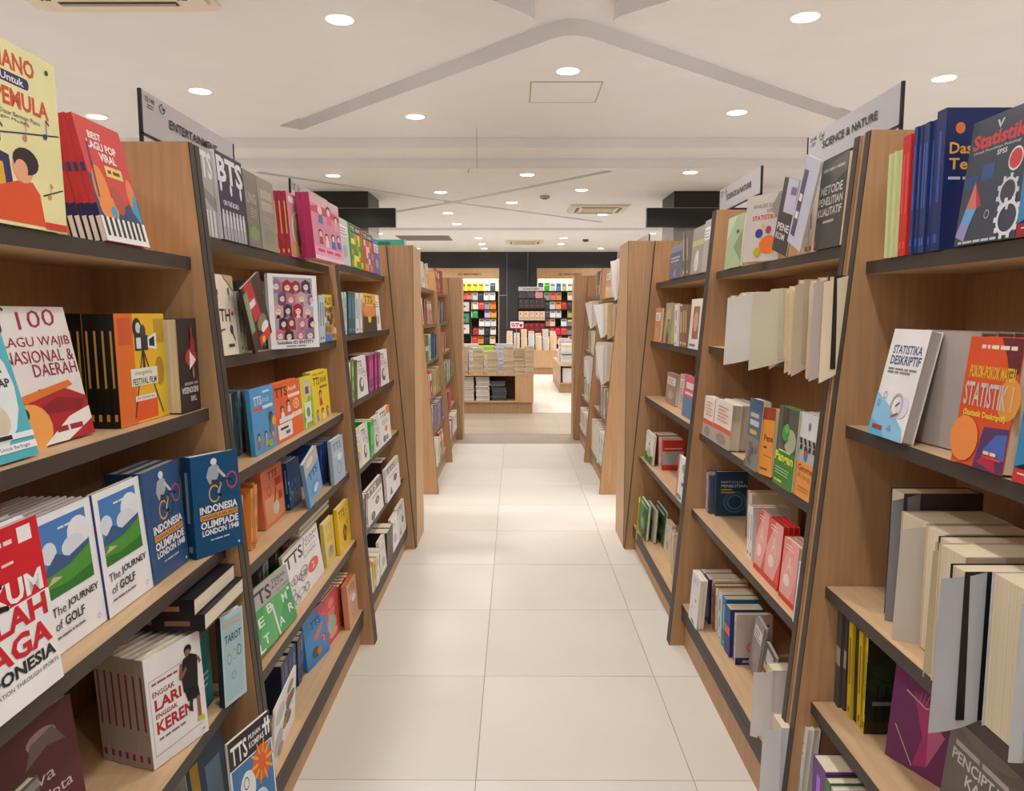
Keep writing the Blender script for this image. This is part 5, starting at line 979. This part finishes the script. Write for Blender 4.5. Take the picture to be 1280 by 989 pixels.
def stack(x, y, z, n, t, w_, d, cols, label, grp, name='stacked_book', jit=.006, single=False):
    r = random.Random(int(x*1000)+int(y*77)+n)
    cols = cols.split(',')
    if single:
        m = MB(); pm = [page_mat(c) for c in cols]
        for k in range(n): m.box(x-w_/2+r.uniform(-jit, jit), x+w_/2+r.uniform(-jit, jit), y-d/2, y+d/2, z+k*t, z+k*t+t*.9, pm[k % len(pm)])
        o = m.obj('book_stack', None, fix=False); o['kind'] = 'stuff'; o['label'] = label; return
    for k in range(n):
        c = cols[k % len(cols)]; key = ('st', w_, d, t, c)
        if key not in _BC:
            m = MB(); m.box(-w_/2+.002, w_/2-.002, -d/2+.002, d/2-.002, t*.1, t*.88, page_mat(c)); m.box(-w_/2, w_/2, -d/2, d/2, 0, t*.1, cover_mat(shade(c, .8))); m.box(-w_/2, w_/2, -d/2, d/2, t*.88, t*.98, cover_mat(shade(c, .8)))
            _BC[key] = m.mesh('stacked_book', fix=False)
        o = link(name, _BC[key]); o.location = (x+r.uniform(-jit, jit), y+r.uniform(-jit, jit), z+k*t); o.rotation_euler.z = r.uniform(-.03, .03)
        tag(o, f'{nth(k) if k < 12 else str(k+1)+"th"} book up, {label}', 'book', grp)
g = 'cream books stacked on the first display table'
yf = 9.74
for x, n, w_, lab in ((-.67, 17, .13, 'leftmost cream stack'), (-.475, 16, .135, 'second cream stack from the left'), (-.29, 14, .13, 'third cream stack from the left'), (-.085, 17, .135, 'fourth cream stack from the left'), (.05+.005, 8, .13, 'short cream stack, fifth from the left'), (.18, 17, .125, 'rightmost cream stack')):
    stack(x, yf, .506, n, .021, w_, .2, 'dcc8a8,d8c4a4,e0ccac', lab+' on first table', g)
stack(.06, yf, .506+.19, 7, .02, .13, .2, 'c8ae8c,d0b694', 'tilted upper part of the fifth cream stack', g)
for x, n, c, lab in ((-.62, 5, 'eceae6,e0dcd4', 'leftmost white pile'), (-.4, 4, ','.join(['ece8e2']*9+['e8dc40', 'f0f0ec', 'b8e83a', 'b8e83a']), 'lime green and yellow pile'), (-.15, 5, 'dfe2ea,c8d0e4', 'pale blue pile'), (-.4, 3, 'dcd8d0', 'white pile behind the lime one')):
    stack(x, 10.25 if n != 3 else 10.6, .506+.27*0, n+9, .026, .24, .3, c, lab+' on first table', 'glossy piles on the first display table', 'stacked_book')
# cubby of the first table
for i, x in enumerate((-.62, -.42)):
    stack(x, 9.78, .162, 11, .028, .175, .2, 'ece4dc,e2dad4', ['left', 'right'][i]+' white stack in the cubby', 'white books in the cubby of the first table')
stack(-.21, 9.78, .162, 5, .035, .19, .2, '4e545c,5a6068', 'grey hardback stack in the cubby', 'grey books in the cubby of the first table')
stack(-.22, 9.78, .345, 2, .035, .19, .2, '6a6c70,565a60', 'tilted grey hardbacks on the grey stack', 'grey books in the cubby of the first table', jit=.012)
# small pink price card
t = thing('price_card', 'white and pink promotion card standing behind the cream stacks', 'sign', (-.1, 15.83, .5))
m = MB(); m.box(0, .27, 0, .01, .47, .61, mat('f0dce2', rough=.4)); cd = m.obj('card', t)
m = MB(); draw(m, [('r', 0, 0, 1, .12, 'd84a70'), ('x', '4 6', .08, .6, .7, .8, 'c03a60'), ('x', '6 3', .08, .3, .6, .5, 'c03a60'), ('e', .82, .45, .12, .25, '6a4a58')], lambda u, v, d: (u*.27, -d, .47+v*.14)); m.obj('card_print', cd, fix=False)
m = MB(); m.box(.12, .135, .0, .01, .001, .47, WL); m.box(.06, .2, -.0, .06, 0, .004, WL); m.obj('post', t)
# stacks on the second table
k = 0
for row, (yy, nn, zz) in enumerate(((16.05, 17, .5), (16.45, 22, .5))):
    for i in range(7):
        k += 1; x = -.12+i*.155
        stack(x, yy, zz, nn-2*((i*7+row) % 3), .02, .125, .18, ['e8d0ac,e4ccaa', 'dcd4c8,e0d8cc', 'e8c8a0,ecd0a8', 'd8dade,c8ccd0'][(i+row*2) % 4], '', '', single=True) if False else None
        m = MB(); cc = ['e6cfae', 'd9d0c2', 'e8cba6', 'd6d6d8'][(i+row*2) % 4]; n_ = nn-2*((i*7+row) % 3); r = random.Random(k)
        for q in range(n_): m.box(-.0625+r.uniform(-.004, .004), .0625+r.uniform(-.004, .004), -.09, .09, q*.02, q*.02+.0185, page_mat(cc))
        o = m.obj('book_stack', None, fix=False); o.location = (x, yy, .501); o['kind'] = 'stuff'
        tag(o, f'{nth(i)} small stack from the left, {["front", "rear"][row]} row of the far oak table', 'books', 'small stacks on the far oak table')
# glossy stacks on the right table
k = 0
for i, (x, y, n_, cols_) in enumerate(((.86, 12.35, 15, ['c8ccd8', 'e8e4e0', 'dce4dc', '5a5e68', 'e8e0c8', 'f0eef0']), (1.14, 12.35, 14, ['d8d4d4', 'e8d8d0', 'b8c0d0']), (1.45, 12.35, 13, ['e4e0e0', 'c8b8b8']), (.88, 12.8, 15, ['e0e0e6', 'c8d0d8']), (1.2, 12.8, 17, ['d8d8dc', 'e8a0a0']), (.88, 13.3, 16, ['e8e4e8', 'd8b0b8']), (1.2, 13.3, 20, ['e8b0b0', 'e0dcdc']), (.9, 13.9, 17, ['e0e0e4', 'e8e8e4']), (1.25, 13.9, 24, ['dfe2dc', 'e8c8c8']), (1.6, 13.1, 18, ['e4e0e0', 'c8c0d0']))):
    m = MB(); r = random.Random(i+50)
    for q in range(n_): m.box(-.1+r.uniform(-.006, .006), .1+r.uniform(-.006, .006), -.14+r.uniform(-.006, .006), .14, q*.022, q*.022+.02, page_mat(r.choice(cols_)))
    o = m.obj('book_stack', None, fix=False); o.location = (x, y, .451); o['kind'] = 'stuff'
    tag(o, f'{nth(i)} glossy magazine stack from the front on the right oak table', 'books', 'magazine stacks on the right oak table')
for i in range(5):
    m = MB()
    for q in range(8): m.box(0, .2, 0, .2, q*.03, q*.03+.027, page_mat('e8e4e2'))
    o = m.obj('book_stack', None, fix=False); o.location = (.77+i*.21, 12.2, .162); o['kind'] = 'stuff'; tag(o, f'{nth(i)} white stack in the front cubby of the right oak table', 'books', 'white stacks in the cubby of the right table')
# ================================================================ ceiling fittings
def cassette(x, y, z, sz, rot, label):
    t = thing('air_conditioner', label, 'air conditioner', (x, y, z), 'ceiling cassette units'); t.rotation_euler.z = rot
    WH = mat('ebe3d4', rough=.5, var=.02); h_ = sz/2
    def rsq(r, rad):
        out = []
        for cx, cy, a0 in ((r-rad, r-rad, 0), (-r+rad, r-rad, PI/2), (-r+rad, -r+rad, PI), (r-rad, -r+rad, 1.5*PI)):
            out += [(cx+rad*math.cos(a0+q*PI/8), cy+rad*math.sin(a0+q*PI/8)) for q in range(5)]
        return out
    m = MB(); m.prism(rsq(h_, .05), -.012, 0, WH, 'z'); m.prism(rsq(h_*.93, .08), -.028, -.012, WH, 'z'); m.obj('panel', t)
    m = MB(); m.prism(rsq(h_*.55, .03), -.034, -.028, mat('cfc3a8', rough=.6), 'z'); m.obj('intake_grille', t)
    for q in range(4):
        m = MB(); m.box(-h_*.62, h_*.62, h_*.66, h_*.76, -.031, -.0285, mat('4a4038', rough=.6), T=Matrix.Rotation(q*PI/2, 4, 'Z')); v = m.obj('air_vent', t)
        m = MB(); m.box(-h_*.6, h_*.6, h_*.70, h_*.715, -.036, -.0315, WH, T=Matrix.Rotation(q*PI/2, 4, 'Z')); m.obj('louvre', v)
cassette(-1.92, 3.5, 2.8, .92, 0, 'white cassette air conditioner at the top edge, cut by the frame')
cassette(1.12, 10.45, 2.7, .8, 0, 'white cassette air conditioner in the ceiling past the beam')
cassette(.2, 16.3, 2.8, .8, 0, 'white cassette air conditioner in the far ceiling')
t = thing('access_panel', 'flush square access hatch outlined on the near ceiling', 'hatch', (.1, 5.16, 2.8))
m = MB(); m.box(.008, .472, .008, .482, -.003, 0, CEIL); m.obj('hatch_door', t)
FR = mat('b5aa98', rough=.7)
m = MB()
for q in ((0, .48, 0, .008), (0, .48, .482, .49), (0, .008, .008, .482), (.472, .48, .008, .482)): m.box(*q, -.004, 0, FR)
m.obj('frame', t)
t = thing('smoke_detector', 'small round smoke detector between the far downlights', 'detector', (.36, 9.35, 2.7))
m = MB(); m.prism(circ(0, 0, .06, .06, 20), -.03, 0, mat('b8ac9c', rough=.5), 'z'); m.obj('body', t); m = MB(); m.prism(circ(0, 0, .03, .03, 16), -.042, -.03, mat('8a8074', rough=.5), 'z'); m.obj('sensor', t)
t = thing('smoke_detector', 'small dark detector in the far ceiling at the right', 'detector', (1.45, 17.6-1.8, 2.8))
m = MB(); m.prism(circ(0, 0, .06, .06, 20), -.04, 0, mat('5a524a', rough=.5), 'z'); m.obj('body', t); m = MB(); m.prism(circ(0, 0, .03, .03, 16), -.05, -.04, mat('3a342e', rough=.5), 'z'); m.obj('sensor', t)
t = thing('hanging_wire', 'thin grey wire with hook hanging from the near ceiling', 'wire', (-.317, 6.4, 2.8))
m = MB(); m.box(-.0015, .0015, -.0015, .0015, -.33, 0, mat('8a8078')); m.obj('wire', t); m = MB(); m.box(-.005, .005, -.003, .003, -.37, -.33, mat('8a8078'), T=Matrix.Rotation(.2, 4, 'Y')); m.obj('hook', t)
t = thing('ceiling_vent', 'grey recessed ceiling slot left of the far cassette unit', 'vent', (-1.75, 15.5, 2.8))
m = MB(); m.box(-.6, .45, -.5, .45, -.01, 0, mat('9a8f84', rough=.8)); m.obj('vent_panel', t); m = MB(); m.box(-.55, .4, -.45, .4, -.014, -.01, mat('857a70', rough=.8)); m.obj('grille', t)
